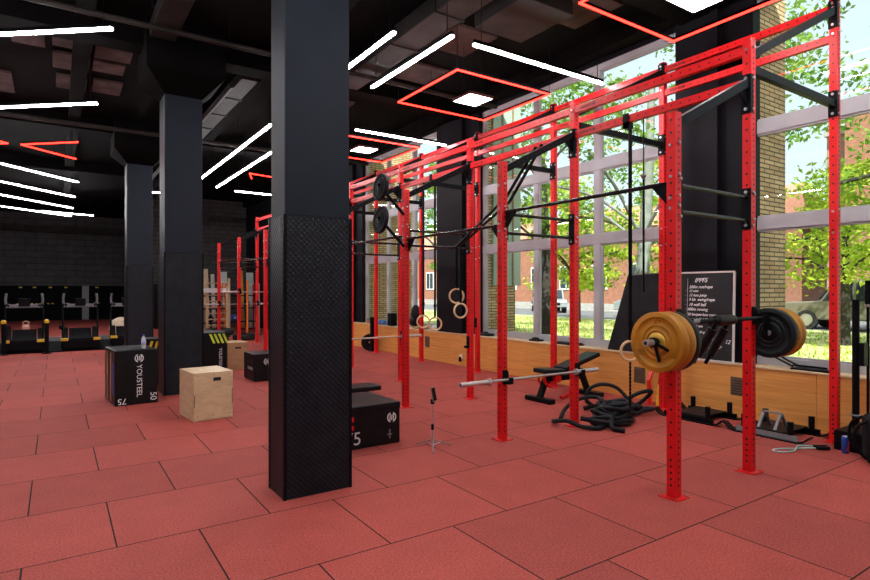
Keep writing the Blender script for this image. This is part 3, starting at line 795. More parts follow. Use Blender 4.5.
for q in (-.06,.06): s.tube(crom([(-.5,q,.40),(-.46,q,.28),(-.36,q,.22),(-.26,q,.26),(-.22,q,.37)],6),.022,8)
s.build('red_guard',RED,ab)
MB().cyl((-.24,-.11,.33),(-.24,.11,.33),.06,n=18).build('red_roller',RED,ab)

# battle rope
def rope(name,paths,label,handle=True):
    t=thing(name,label,'rope',(5.8,4.8,0))
    for i,p in enumerate(paths):
        pts=[V(q)-V((5.8,4.8,0)) for q in crom(p,10)]
        dense=[]
        for a,b in zip(pts[:-1],pts[1:]):
            n=max(1,int((b-a).length/.018))
            for k in range(n): dense.append(a.lerp(b,k/n))
        dense.append(pts[-1])
        MB().tube(dense,.026,9,ridge=.09).build('rope_length',mat('rope_sleeve%d'%i,(.008,.009,.012),.5,0,.5,60,.3,140,spec=.2),t)
        for e,d in ((dense[0],dense[3]),(dense[-1],dense[-4])):
            v=(e-d).normalized(); MB().cyl(e-v*.12,e+v*.02,.029,n=12).build('end_cap',RUB,t)
    return t
def coil(cx,cy,rx,ry,z,a0,a1,n,dz=0,wob=.05):
    out=[]
    for k in range(n):
        a=a0+(a1-a0)*k/(n-1); w=1+wob*math.sin(3.1*a+cx*7)
        out.append((cx+rx*w*math.cos(a),cy+ry*w*math.sin(a),z+dz*k/(n-1)+.012*math.sin(5*a)))
    return out
random.seed(21)
def tangle(cx,cy,n,rx,ry,z0,z1,seed):
    q=random.Random(seed); out=[]; a=q.uniform(0,6.28)
    for k in range(n):
        a+=q.uniform(.55,.95); w=q.uniform(.7,1.12)
        out.append((cx+rx*w*math.cos(a)+q.uniform(-.03,.03),cy+ry*w*math.sin(a)+q.uniform(-.03,.03),z0+(z1-z0)*k/n+q.uniform(-.012,.03)))
    return out
p1=[(5.16,5.02,.026),(5.03,4.90,.06),(5.03,4.70,.10),(5.12,4.56,.05),(5.30,4.46,.026),(5.45,4.50,.03)]+tangle(5.70,4.60,34,.30,.19,.026,.13,3)+[(5.5,4.45,.12),(5.38,4.33,.05),(5.44,4.22,.026)]
p2=[(5.2,4.62,.12),(5.32,4.50,.10),(5.42,4.40,.09),(5.55,4.50,.12)]+tangle(5.78,4.62,32,.25,.16,.11,.20,8)+[(6.1,4.9,.16),(6.35,4.95,.10),(6.5,4.8,.03)]
p3=[(5.30,5.06,.026),(5.55,5.22,.09),(5.85,5.28,.17),(6.12,5.16,.19)]+tangle(5.95,4.78,12,.26,.17,.16,.22,12)+tangle(6.42,4.72,14,.17,.14,.03,.10,15)
p4=[(6.25,5.36,.026),(6.18,5.42,.12),(6.22,5.38,.27),(6.36,5.28,.33),(6.52,5.16,.28),(6.56,5.0,.12),(6.42,4.96,.10),(6.2,5.12,.10),(6.02,5.30,.03)]
p5=[(6.40,4.98,.10),(6.34,4.84,.20),(6.42,4.72,.29),(6.56,4.66,.31),(6.66,4.74,.24),(6.62,4.88,.10),(6.48,4.96,.06),(6.36,4.86,.10)]
rope('battle_rope',[p1,p2,p3,p4,p5],'thick black battle rope lying in a tangled heap on the floor')

rb=thing('resistance_band','red rubber band leaning on the plywood behind the ochre plates','band',(7.05,5.02,0)); MB().belt([(0,0,.01),(.05,.05,.35),(.26,.10,.60)],.06,.012,(.2,1,0)).build('band_loop',RED,rb); MB().belt([(.03,0,.01),(.08,.05,.35),(.27,.10,.58)],.06,.010,(.2,1,0)).build('inner_loop',ORG,rb)
fb2=thing('foam_stick','black stick with a yellow lower half standing at the plywood','stick',(7.12,4.93,0)); MB().cyl((0,0,0),(.05,0,.30),.028,n=12).build('yellow_half',YEL,fb2); MB().cyl((.05,0,.30),(.10,0,.60),.028,n=12).build('black_half',BLK,fb2)
# sleds
def sled(loc,label,aframe):
    t=thing('push_sled',label,'sled',loc,0,'black push sleds by the plywood')
    for x in (-.27,.27):
        m=MB().belt([(x,-.46,.085),(x,-.40,.03),(x,-.33,.008),(x,.33,.008),(x,.40,.03),(x,.46,.085)],.10,.012,(1,0,0)); m.build('skid',BLK,t)
        MB().box(x-.012,x+.012,-.33,.33,.014,.07).build('runner',GREYP if aframe and x<0 else BLK,t)
    MB().box(-.27,.27,-.20,.20,.065,.085).build('deck',RUB,t,.003)
    for x in (-.25,.25):
        for y in (-.25,.25): MB().cyl((x,y,.07),(x,y,.21),.032,n=14).build('pole_socket',BLK,t)
    if aframe:
        for y in (-.08,.10):
            MB().beam((-.23,y,.085),(-.10,y,.25),.03,.02).beam((.05,y,.085),(-.09,y,.25),.03,.02).build('plate_stand',GREYP,t)
        MB().beam((-.10,-.09,.255),(-.10,.11,.255),.04,.015).build('top_plate',GREYP,t)
sled((6.90,3.22,0),'black push sled with a grey A-shaped stand beside the jump rope',True)
sled((6.93,4.18,0),'black push sled lying behind the nearest upright with four short posts',False)

# jump rope
jr=thing('jump_rope','pale green jump rope coiled on the floor near the sled','jump rope',(6.35,2.76,0))
MB().tube(crom([(.22,-.12,.02),(.05,.02,.008),(-.14,.13,.008),(-.26,.13,.008),(-.24,.05,.008),(-.10,.0,.008),(.02,.03,.016),(.16,.06,.010),(.28,-.04,.01),(.24,-.14,.02)],8),.0065,6).build('cord',mat('mint_cord',(.35,.62,.56),.5),jr)
for a,b in (((.26,-.18,.022),(.16,-.10,.022)),((.30,-.14,.022),(.21,-.055,.022))): MB().cyl(a,b,.02,.016,n=10).build('handle',BLK,jr)

# vertical storage at the right edge
bh=thing('bar_holder','black steel barbell holder with a tall post at the right edge','bar holder',(6.95,2.42,0))
MB().box(-.24,.24,-.16,.16,.0,.20).build('base_box',BLK,bh,.006)
MB().cyl((.03,.06,.2),(.03,.06,1.55),.034,n=14).build('post',BLK,bh)
MB().box(-.02,.08,-.03,.02,.86,1.10).build('clamp',BLK,bh,.004)
MB().lathe([(.034,.33),(.05,.33),(.05,.345),(.034,.345)],(.03,.06,0),(0,0,1),16).build('post_ring',GREYP,bh)
vb=thing('upright_barbell','thin black bar standing on end beside the holder post','barbell',(7.12,2.42,0))
MB().cyl((0,0,.205),(0,0,1.50),.014,n=10).build('shaft',BLK,vb)
MB().cyl((0,0,1.50),(0,0,1.75),.027,n=14).build('sleeve',BLK,vb); MB().cyl((0,0,1.47),(0,0,1.50),.034,n=14).build('collar',CHROME,vb)
cn=thing('drink_can','blue and red energy drink can on the floor at the holder','can',(6.64,2.45,0))
MB().lathe([(0,0),(.028,0),(.033,.012),(.033,.15),(.026,.168),(0,.166)],(0,0,0),(0,0,1),20).build('can_body',mat('can_blue',(.03,.08,.42),.3,.4),cn)
MB().prism([(-.0255,-.024,.03),(-.011,-.0335,.03),(.012,-.0335,.13),(-.004,-.035,.13)],(0,.003,0)).build('red_band',RED,cn)
MB().lathe([(0,.172),(.026,.172),(.026,.166),(0,.166)],(0,0,0),(0,0,1),18).build('can_lid',CHROME,cn)
bg=thing('gym_bag','black backpack standing on the floor at the right edge','bag',(6.49,2.125,0),.5)
b_=MB().box(-.17,.17,-.11,.11,.0,.46).build('bag_body',mat('bag_cloth',(.008,.008,.010),.8,0,.3,12,.4,80,spec=.15),bg,.07,seg=4)
b_=MB().box(-.13,.13,-.19,-.10,.03,.25).build('front_pocket',MATTE,bg,.04,seg=3)
MB().tube(crom([(-.10,.10,.42),(-.12,.19,.34),(-.12,.20,.18),(-.11,.11,.06)],6),.016,6).build('shoulder_strap',BLK,bg)
MB().tube(crom([(.10,.10,.42),(.12,.19,.34),(.12,.20,.18),(.11,.11,.06)],6),.016,6).build('shoulder_strap',BLK,bg)
MB().tube(crom([(-.04,0,.455),(-.03,0,.51),(.03,0,.51),(.04,0,.455)],6),.010,6).build('grab_loop',BLK,bg)
MB().tube(crom([(-.12,-.117,.30),(0,-.118,.40),(.12,-.117,.30)],6),.004,6).build('zip',GREYP,bg)

# ------------------------------------------------------------------ ledge things
def board(y0,y1,z1,lean,label,framed):
    t=thing('chalkboard' if framed else 'black_board',label,'board',(7.385,(y0+y1)/2,SILL))
    h=z1-SILL; hy=(y1-y0)/2
    bx=MB()
    return t,h,hy
# blank board, leaning, with slanted side
t=thing('black_board','large blank black board with a slanted edge leaning on the window','board',(7.44,5.45,SILL))
ex=(.022,0,.0)
MB().prism([(-.035,.60,.004),(-.035,-.56,.004),(.085,-.42,1.215),(.085,.30,1.185)],ex).build('board_face',mat('slate_black',(.009,.010,.012),.5,0,.5,5,.05,40,spec=.25),t)
MB().beam((.097,.30,1.192),(.097,-.42,1.222),.03,.014).build('top_edge',GREYP,t)
t=thing('chalkboard','framed chalkboard with handwritten workout leaning on the black pilaster','chalkboard',(7.385,4.36,SILL))
hw,hh=.385,1.20
M=Matrix.Translation((-.045,0,.002))@Matrix.Rotation(.032,4,'Y')
def P(y,z,x=0): return M@V((x,y,z))
s=MB(); s.add([P(-hw,0,0),P(hw,0,0),P(hw,hh,0),P(-hw,hh,0),P(-hw,0,.016),P(hw,0,.016),P(hw,hh,.016),P(-hw,hh,.016)],[(0,1,2,3),(7,6,5,4),(0,4,5,1),(1,5,6,2),(2,6,7,3),(3,7,4,0)]); s.build('slate',mat('slate',(.008,.0085,.010),.6,0,.35,6),t)
s=MB()
for a,b in (((-hw,.0),(-hw,hh)),((hw,.0),(hw,hh)),((-hw,hh),(hw,hh)),((-hw,.008),(hw,.008))): s.beam(P(*a,.006),P(*b,.006),.026,.022)
s.build('frame',mat('frame_white',(.66,.62,.58),.5),t)
lines=[('IPPFS',.22,1.09,.09),('200m run/rope',.30,1.0,.06),('12 row',.30,.945,.05),('15 box jump',.30,.885,.055),('9 kb  swing/rope',.30,.825,.06),('10 wall ball',.30,.755,.06),('400m rowing',.32,.69,.06),('20 burpee box over',.32,.62,.055),('sit up  x 15 / 12',.32,.555,.05),('rest 2 min',.28,.46,.05),('25 - pull up',.26,.38,.05),('kb snatch',.1,.29,.05),('AMRAP',-.0,.19,.06),('12',-.22,.27,.08)]
objs=[]
for s_,y,z,sz in lines:
    objs.append(text_mesh('chalk_writing',s_,sz*.92,M@frame_M((-.0015,y-.05,z),(0,-1,0),(0,.03,1)),CHALK,t,.0006,'LEFT'))
s=MB()
for k in range(8): s.beam(P(.30,.95-k*.065,-.0012),P(.285,.95-k*.065,-.0012),.01,.002)
s.beam(P(.27,1.12,-.0012),P(.27,.62,-.0012),.006,.002); s.beam(P(.02,.22,-.0012),P(-.16,.24,-.0012),.006,.002)
s.build('chalk_marks',CHALK,t)

st=thing('folded_stand','folded black floor stand lying on the ledge by the far ochre plates','stand',(7.50,3.15,SILL))
MB().box(-.10,.08,-.28,.16,.0,.022).build('base_bar',BLK,st,.004)
MB().tube(crom([(-.05,.15,.03),(-.05,.38,.14),(-.05,.52,.26)],5),.012,8).tube(crom([(.03,.10,.03),(.03,.30,.12),(.03,.46,.25)],5),.012,8).build('folded_leg',BLK,st)
MB().beam((-.05,.15,.05),(.0,-.20,.04),.03,.02).build('hinge_arm',BLK,st)
for x,y,w,l,z,lab,mt in ((7.49,7.0,.20,.62,.02,'black rubber mat folded on the ledge left of the blank board',RUB),(7.50,7.78,.16,.24,.035,'small black shoe-like bundle on the ledge beside a mullion',RUB),
                       (7.50,9.28,.18,.34,.05,'black cloth heap on the ledge at the edge of the middle window',VINYL)):
    t=thing('exercise_mat' if l>.5 else 'cloth_bundle',lab,'mat' if l>.5 else 'bundle',(x,y,SILL))
    for k in range(2 if l>.5 else 1): MB().box(-w/2+.01*k,w/2-.01*k,-l/2+.02*k,l/2-.03*k,.001+k*z*1.05,.001+(k+.98)*z).build('fold',mt,t,.008)
    if l<.5: MB().sphere((0,.02,z),.08,12,sc=(.8,1.2,.5)).build('fold',mt,t)
bb=thing('blue_mat_roll','rolled blue exercise mat on the far ledge','mat roll',(7.49,13.9,SILL))
MB().cyl((0,-.25,.065),(0,.3,.065),.064,n=20).build('roll',mat('blue_foam',(.08,.2,.5),.6),bb); MB().cyl((0,-.1,.065),(0,-.05,.065),.067,n=20).build('band',BLK,bb)
hk=thing('backpack','black rucksack standing on the far ledge before the glass','bag',(7.49,12.05,SILL))
MB().sphere((0,0,.30),.28,18,sc=(.42,.62,1.05)).build('bag_body',RUB,hk); MB().sphere((-.1,0,.18),.15,12,sc=(.5,.8,.8)).build('front_pocket',VINYL,hk)
for y,lab,c,sc in ((11.55,'tan sandbag slumped on the far ledge, right of the rucksack',(.5,.36,.2),(.5,1.3,.4)),(11.95,'brown cloth folded under the rucksack on the ledge',(.42,.28,.15),(.75,1.2,.25)),(11.12,'white crumpled towel on the far ledge beside the pilaster',(.7,.68,.66),(.5,.8,.5))):
    t=thing('sandbag' if 'sand' in lab else 'towel',lab,'sandbag' if 'sand' in lab else 'towel',(7.44 if 'brown' not in lab else 7.45,y,SILL))
    MB().sphere((0,0,.13*sc[2]),.13,14,sc=sc).build('cloth_body',mat('cloth_%d'%int(y*100),c,.9,0,.2,12,.4,40),t); MB().tube([(-.05,-.1*sc[1],.13*sc[2]*1.9),(.0,0,.13*sc[2]*2.0),(.0,.1*sc[1],.13*sc[2]*1.8)],.006,6).build('seam',PLYB,t)
sp=thing('black_speaker','small black speaker box on the far ledge','speaker',(7.49,13.25,SILL)); MB().box(-.09,.09,-.1,.1,0,.34).build('cabinet',BLK,sp,.006); MB().lathe([(0,0),(.06,0),(.065,.006)],(-.092,0,.2),(1,0,0),18).build('cone',RUB,sp)
tm=thing('ball_tin','small brown tin at the far end of the ledge','tin',(7.47,14.6,SILL)); MB().cyl((0,0,0),(0,0,.12),.06,n=16).build('tin_body',PLYD,tm); MB().cyl((0,0,.12),(0,0,.135),.062,n=16).build('lid',BLK,tm)
# vents, socket
def vent(y,z,w,h,lab):
    t=thing('vent_grille',lab,'vent',(7.349,y,z),0,'vents in the plywood apron')
    MB().box(-.006,.0,-w/2,w/2,-h/2,h/2).build('frame',mat('brown_grille',(.11,.07,.045),.5),t,.002)
    s=MB()
    for k in range(6): s.box(-.009,-.006,-w/2+.02,w/2-.02,-h/2+.02+k*(h-.04)/6,-h/2+.02+k*(h-.04)/6+.008)
    s.build('slats',HOLE,t)
vent(3.86,.40,.30,.24,'brown vent grille in the apron behind the second nearest upright')
vent(5.40,.36,.2,.24,'brown vent grille in the apron behind the ochre plates')
vent(8.55,.40,.15,.26,'brown vent grille in the apron near the far red upright')
vent(11.3,.42,.20,.26,'brown vent grille in the apron between the far uprights')
so=thing('wall_socket','white socket with a plug on the plywood apron','socket',(7.349,9.95,.20)); MB().box(-.012,0,-.05,.05,-.05,.05).build('face_plate',FOAMW,so,.003); MB().cbox((-.03,0,-.06),(.04,.05,.10)).build('plug',BLK,so)
bp=thing('black_post','short black steel post standing by the plywood far back','post',(7.08,13.62,0)); MB().box(-.045,.045,-.045,.045,0,.92).build('post_body',BLK,bp,.004); MB().box(-.08,.08,-.08,.08,0,.012).build('foot_plate',BLK,bp)
s=MB()
for r_ in range(5):
    for k in range(9):
        if random.random()<.75: s.disc((7.3488,6.9+k*.07+random.uniform(-.015,.015),.24+r_*.07),(-1,0,0),.006,6)
s.build('drilled_hole_pattern',HOLE,tr)

# ------------------------------------------------------------------ back of the room
pl=thing('platform_mat','black rubber platform under the treadmills','platform',(-1.2,19.4,0)); MB().box(-4.5,2.9,-1.3,2.2,.0,.03).build('mat_surface',MATTE,pl,.004); MB().box(-4.5,2.9,2.2,2.3,.0,.16).build('rear_kerb',GREYP,pl,.004)
def treadmill(x,y,rz,label):
    t=thing('treadmill',label,'treadmill',(x,y,.031),rz,'black curved treadmills')
    pts=[(0,-.80,.10),(0,-.78,.28),(0,-.4,.20),(0,.1,.20),(0,.55,.30),(0,.85,.48)]
    c=crom(pts[1:],6)
    MB().belt(c,.56,.05,(1,0,0)).build('running_belt',MATTE,t)
    for sx in (-1,1):
        side=[V((sx*.30,p.y,p.z+.05)) for p in c]; low=[V((sx*.30,p.y,.06)) for p in reversed(c)]
        MB().prism(side+low,(sx*.15,0,0)).build('side_cover',MATTE,t)
        MB().box(sx*.375-.085,sx*.375+.085,-.83,-.77,.25,.325).build('corner_cap',YEL,t,.01)
        u=MB().tube(crom([(sx*.42,.30,.1),(sx*.43,.45,.7),(sx*.42,.52,1.15),(sx*.36,.30,1.22),(sx*.34,-.05,1.20)],6),.028,8); u.build('handrail',BLK,t)
        MB().tube(crom([(sx*.40,.52,1.12),(sx*.42,.5,1.35),(sx*.40,.48,1.52)],4),.03,8).build('upright_grip',GREYP,t)
    MB().box(-.42,.42,-.79,-.70,.03,.27).build('front_roller',BLK,t,.02)
    for y_ in (-.6,.7): MB().box(-.44,.44,y_-.05,y_+.05,.0,.07).build('foot',BLK,t)
    MB().box(-.36,.36,.50,.56,1.12,1.22).build('crossbar',GREYP,t,.01)
    MB().box(-.13,.13,.47,.52,1.16,1.38).build('console',BLK,t,.01)
treadmill(-.72,18.95,.02,'left black treadmill with yellow corner caps')
treadmill(.58,18.95,-.02,'middle black treadmill with yellow corner caps')
treadmill(1.78,19.2,-.05,'right black treadmill half hidden by the third column')
def bollard(x,y,label):
    t=thing('pole_stand',label,'pole stand',(x,y,0),0,'black poles with yellow tops')
    MB().cyl((0,0,.0),(0,0,.80),.05,n=14).build('pole',BLK,t); MB().sphere((0,0,.83),.065,12).build('yellow_knob',YEL,t); MB().cyl((0,0,0),(0,0,.02),.11,n=16).build('foot_plate',BLK,t)
bollard(-1.10,17.95,'black pole with a yellow top left of the left treadmill')
bollard(-.20,17.85,'black pole with a yellow top right of the left treadmill')
ball=thing('exercise_ball','tan exercise ball beside the third column','ball',(1.86,22.2,0)); MB().sphere((0,0,.36),.36,24).build('ball_body',TANB,ball); MB().cyl((0,-.355,.36),(0,-.365,.36),.012,n=8).build('valve',WHITE,ball)
for i,(x,lab) in enumerate(((-1.55,'suspension straps with yellow handles, leftmost on the far wall'),(-.95,'suspension straps with yellow handles, second from left on the far wall'),(-.25,'suspension straps with yellow handles above the left treadmill'),(.45,'suspension straps with yellow handles above the middle treadmill'),(1.9,'suspension straps with yellow handles beside the grey far post'))):
    t=thing('suspension_trainer',lab,'suspension trainer',(x,YB-.16,0),0,'suspension trainers on the far wall')
    MB().box(-.07,.07,-.06,.10,1.76,1.82).build('wall_mount',YEL,t)
    for s_ in (-1,1):
        MB().belt([(s_*.03,0,1.72),(s_*.12,-.03,1.2),(s_*.10,-.03,.95)],.025,.004,(1,0,0)).build('strap',BLK,t)
        MB().box(s_*.10-.05,s_*.10+.05,-.05,-.01,.90,.94).build('handle',YEL,t)
def kbell(x,y,m,lab,s=1):
    t=thing('kettlebell',lab,'kettlebell',(x,y,0),0,'kettlebells by the far wall'); MB().sphere((0,0,.11*s),.11*s,14).build('bell',m,t); MB().tube(crom([(-.06*s,0,.19*s),(-.07*s,0,.27*s),(0,0,.31*s),(.07*s,0,.27*s),(.06*s,0,.19*s)],4),.016*s,8).build('handle',m,t)
kbell(-1.0,27.8,SALM,'salmon kettlebell on the floor behind the left treadmill',1.3); kbell(-1.6,28.2,BLK,'black kettlebell far behind the left treadmill'); kbell(.2,28.1,BLK,'black kettlebell far behind the middle treadmill')
def squat_stand(x,y,lab,m):
    t=thing('storage_rack',lab,'rack',(x,y,0),0,'storage racks at the back')
    for sx in (-1,1):
        for sy in (-1,1): MB().box(sx*.55-.03,sx*.55+.03,sy*.25-.03,sy*.25+.03,0,1.9).build('upright',m,t)
    for z in (.35,.9,1.4): MB().box(-.52,.52,-.28,.28,z,z+.04).build('shelf',BLK,t)
    return t
squat_stand(4.9,23.0,'orange upright storage rack far behind the rig',ORG); squat_stand(6.3,23.6,'red upright storage rack far behind the rig beside the wall',RED)
squat_stand(4.05,26.5,'black storage rack seen between the second and third columns',BLK)
for k,(x,z,m,lab) in enumerate(((4.55,.43,TANB,'tan medicine ball on the low shelf of the orange rack'),(4.95,.43,RUB,'black medicine ball on the low shelf of the orange rack'),(5.25,.98,SALM,'salmon medicine ball on the middle shelf of the orange rack'),(6.0,.43,BLUE,'blue medicine ball on the low shelf of the red rack'),(6.5,.98,RUB,'black medicine ball on the middle shelf of the red rack'),
                            (3.3,.98,ORG,'orange medicine ball on the black storage rack'),(3.8,.43,RED,'red medicine ball on the black storage rack'))):
    y=23.0 if x<5.5 else 23.6
    if x<4: x,y=x+.45,26.5
    t=thing('medicine_ball',lab,'medicine ball',(x,y,z-.04 if True else z),0,'medicine balls on the back racks'); MB().sphere((0,0,.135),.135,14).build('ball_body',m,t); MB().cyl((0,-.13,.135),(0,-.137,.135),.03,n=10).build('badge',WHITE,t)
barbell((4.66,RY[6]-.095,1.60),1.05,'chrome barbell held high on the rig far back, second frame from its end')
barbell((4.66,RY[7]-.095,1.22),1.05,'chrome barbell on the last frame of the rig')
for y,z in ((RY[6],1.60),(RY[7],1.22)):
    for x in RX[:2]: jcup(x,y,z)
for k,(x,y,w_,h,c,lab) in enumerate(((3.72,23.4,.16,2.5,(.75,.10,.03),'red orange board leaning at the back left of the rig end'),(4.02,23.7,.2,2.45,(.80,.36,.12),'orange board leaning at the back wall of the rig end'),(4.62,23.6,.16,2.55,(.72,.05,.03),'red board leaning at the back between two posts'),
        (5.0,23.8,.22,2.5,(.72,.55,.36),'pale timber board leaning at the back behind the middle post'),(5.75,23.9,.25,2.4,(.55,.62,.58),'grey green board leaning at the back right of the middle post'),(6.5,24.2,.2,2.5,(.80,.33,.06),'bright orange board leaning near the tall rig post'),(6.95,24.4,.30,2.4,(.55,.66,.62),'pale green sheet leaning at the far right of the back corner'),(5.35,24.1,.14,2.3,(.70,.66,.60),'white narrow board leaning at the back'))):
    t=thing('leaning_board',lab,'board',(x,y,0),0,'boards leaning in the back corner')
    MB().prism([(-w_/2,0,0),(w_/2,0,0),(w_/2,.35,h),(-w_/2,.35,h)],(0,.03,0)).build('board_face',mat('board_%d'%k,c,.6,0,.2,3),t,.004)
    MB().box(-w_/2-.004,w_/2+.004,-.004,.036,0,.05).build('foot_edge',BLK,t)
t=thing('leaning_rail','white cross rail standing in front of the leaning boards','rail',(4.6,22.2,0)); MB().box(-1.0,.9,.16,.20,1.55,1.72).build('rail_board',WHITE,t); MB().box(-.98,-.92,.20,.24,0,1.7).box(.82,.88,.20,.24,0,1.7).build('rail_leg',BLK,t)
for x,z,lab in ((4.35,.21,'black tyre stacked on the big tyre at the rig end'),):
    t=thing('training_tyre',lab,'tyre',(x,18.9,z)); r_=.44; MB().lathe([(r_*.6,.02),(r_*.95,0),(r_,.05),(r_,.15),(r_*.95,.2),(r_*.6,.18),(r_*.55,.1),(r_*.6,.02)],(0,0,0),(0,0,1),32).build('tread_body',TYRE,t); MB().lathe([(r_*.6,.182),(r_*.68,.192),(r_*.66,.2),(r_*.58,.19)],(0,0,0),(0,0,1),32).build('bead',RUB,t)
wl=thing('wooden_ladder','pale wooden stall bars standing at the back behind the rig','stall bars',(5.15,22.6,0))
for x in (-.4,.4): MB().box(x-.04,x+.04,-.05,.05,0,2.1).build('side_rail',PLYB,wl)
for k in range(8): MB().cyl((-.4,0,.3+k*.23),(.4,0,.3+k*.23),.022,n=10).build('rung',PLYB,wl)
for x,y,r_,lab in ((4.2,18.9,.42,'big black tyre lying flat under the far end of the rig'),(5.2,19.2,.36,'smaller black tyre lying behind the first at the rig end')):
    t=thing('training_tyre',lab,'tyre',(x,y,0)); MB().lathe([(r_*.6,.02),(r_*.95,0),(r_,.05),(r_,.15),(r_*.95,.2),(r_*.6,.18),(r_*.55,.1),(r_*.6,.02)],(0,0,0),(0,0,1),32).build('tread_body',TYRE,t); MB().lathe([(r_*.6,.182),(r_*.68,.192),(r_*.66,.2),(r_*.58,.19)],(0,0,0),(0,0,1),32).build('bead',RUB,t)
for x,y,h,m,lab in ((5.7,20.6,2.0,ORG,'orange foam pole leaning far behind the rig'),(6.2,20.9,1.9,CHROME,'chrome bar standing on end far behind the rig'),(3.95,20.8,1.9,RED,'red bar standing on end left of the far rig end'),(5.05,20.8,1.8,PLYB,'wooden pole standing far behind the rig')):
    t=thing('standing_pole',lab,'pole',(x,y,0),0,'poles standing behind the rig'); MB().cyl((0,0,.03),(0,.0,h),.035,n=12).build('pole_body',m,t); MB().cyl((0,0,0),(0,0,.03),.12,n=16).build('foot',BLK,t)

# ------------------------------------------------------------------ outside
EZ=.28
struct('lawn',MB().box(7.9,21.5,-25,60,EZ-.2,EZ),GRASS,'sunlit lawn outside the windows','lawn')
struct('street',MB().box(21.5,29.3,-25,60,EZ-.2,EZ-.02),ASPH,'grey street beyond the lawn','street')
struct('kerb',MB().box(29.3,30.4,-25,60,EZ-.2,EZ+.05),KERB,'pale pavement at the foot of the red building','pavement')
# grass tufts
random.seed(11); s=MB()
for k in range(5000):
    x=random.uniform(9.4,20); y=random.uniform(-1,x*1.1+3); h=random.uniform(.05,.14); a=random.uniform(0,pi); w=.02
    dx,dy=math.cos(a)*w,math.sin(a)*w; lx,ly=random.uniform(-.05,.05),random.uniform(-.05,.05)
    s.add([(x-dx,y-dy,EZ),(x+dx,y+dy,EZ),(x+lx,y+ly,EZ+h)],[(0,1,2)])
tag(s.build('grass',LEAFY),'blades of grass on the sunlit lawn','grass',kind='stuff')
def pier(y0,y1,x1,lab,green=False):
    t=thing('brick_pier',lab,'pier'); MB().box(7.70,x1,y0,y1,EZ-.1,7.0).build('brickwork',BRICKY,t)
    if green:
        MB().box(7.95,x1+.12,y0-.05,y0-.002,1.75,7.0).build('render_panel',PALEG,t)
        for x in (8.2,8.5): MB().box(x-.02,x+.02,y0-.07,y0-.05,1.75,7.0).build('panel_rib',BRICKO,t)
    MB().box(7.9,x1+.04,y0-.04,y1+.02,EZ-.1,EZ+.12).build('plinth',KERB,t)
pier(3.85,4.80,8.47,'yellow brick pier outside the right window'); pier(9.62,10.9,8.62,'yellow brick pier with pale green cladding outside the middle window',True); pier(15.2,16.4,9.3,'yellow brick pier outside the far window')
pier(-3.4,-1.5,8.47,'yellow brick pier outside behind the camera')

def house(x0,x1,y0,y1,h,m,lab,rows,cols,ww,wh,roofh,z1):
    t=thing('building',lab,'building',(x0,y0,EZ))
    X,Y=x1-x0,y1-y0
    MB().box(0,X,0,Y,0,h).build('wall',m,t)
    if roofh: MB().prism([(-.5,-.3,h),(X/2,-.3,h+roofh),(X+.3,-.3,h)],(0,Y+.6,0)).build('roof',ROOF,t)
    MB().box(-.15,X,-.1,Y+.1,h-.35,h-.05).build('cornice',KERB,t); MB().box(-.08,0,0,Y,0,.45).build('plinth',KERB,t)
    for r_ in range(rows):
        for c in range(cols):
            y=(c+.5)*Y/cols; z=z1+r_*(h-z1)/rows
            f=MB().box(-.06,.0,y-ww/2-.1,y+ww/2+.1,z-.1,z+wh+.1).build('window_frame',WHITE,t)
            p=MB().box(-.075,-.06,y-ww/2,y-.04,z,z+wh).box(-.075,-.06,y+.04,y+ww/2,z,z+wh).build('pane',CARG,f)
    return t
house(30.6,40,15.2,54,5.3,BRICKR,'red brick building with white windows across the street',1,13,1.1,1.5,2.2,1.5)
house(33,42,-8,13.0,9.6,BRICKO,'tall tan brick building behind the parked car',3,5,1.3,1.8,0,1.6)
house(31.9,32.7,10.7,11.8,10.6,BRICKR,'narrow red brick tower against the tan building',0,1,1.0,1.6,0,2.4)
def car(loc,rz,m,lab,suv=False):
    t=thing('parked_car',lab,'car',loc,rz); h=1.75 if suv else 1.45; L=2.2; W=.88; b=.95 if suv else .82
    prof=[(-L,.35),(-L,.75),(-L+.15,b),(-.95,b+.06),(-.45,h-.03),(.0,h),(1.3 if suv else .9,h-.04),(1.9 if suv else 1.6,b+.12),(L,b-.05),(L,.35)]
    MB().prism([(x,-W,z) for x,z in prof],(0,2*W,0)).build('body',m,t,.06,seg=3)
    for sy in (-1,1):
        y=sy*(W+.004)
        MB().prism([(-.85,y,b+.06),(-.45,y,h-.12),(.05,y,h-.10),(.05,y,b+.06)],(0,.006*sy,0)).prism([(.15,y,b+.06),(.15,y,h-.10),(.85,y,h-.12),(1.15,y,b+.1)],(0,.006*sy,0)).build('side_window',CARG,t)
        for x in (-1.35,1.35):
            w=MB().cyl((x,sy*(W-.2),.34),(x,sy*(W+.03),.34),.34,n=24).build('wheel',TYRE,t); MB().cyl((x,sy*(W+.03),.34),(x,sy*(W+.045),.34),.21,n=18).build('rim',CHROME,w)
        MB().box(-.12,.05,y-.01,y+.012,b-.12,b-.08).build('door_handle',BLK,t)
    MB().prism([(-1.0,-W*.86,b+.10),(-.53,-W*.86,h-.08),(-.53,W*.86,h-.08),(-1.0,W*.86,b+.10)],(-.03,0,.02)).build('windscreen',CARG,t)
    for sy in (-1,1): MB().cbox((-L-.01,sy*.62,.70),(.05,.35,.13)).build('headlamp',WHITE,t)
    MB().cbox((-L-.015,0,.55),(.04,.9,.14)).build('grille',BLK,t)
car((26.0,25.9,EZ-.02),.9,CARS,'silver car parked across the lawn beside the tree trunk')
car((25.2,17.3,EZ-.02),1.57,CARS,'grey car parked on the street left of the blank board')
car((23.0,8.0,EZ-.02),-1.57,CARB,'beige car parked on the street behind the right window',True)
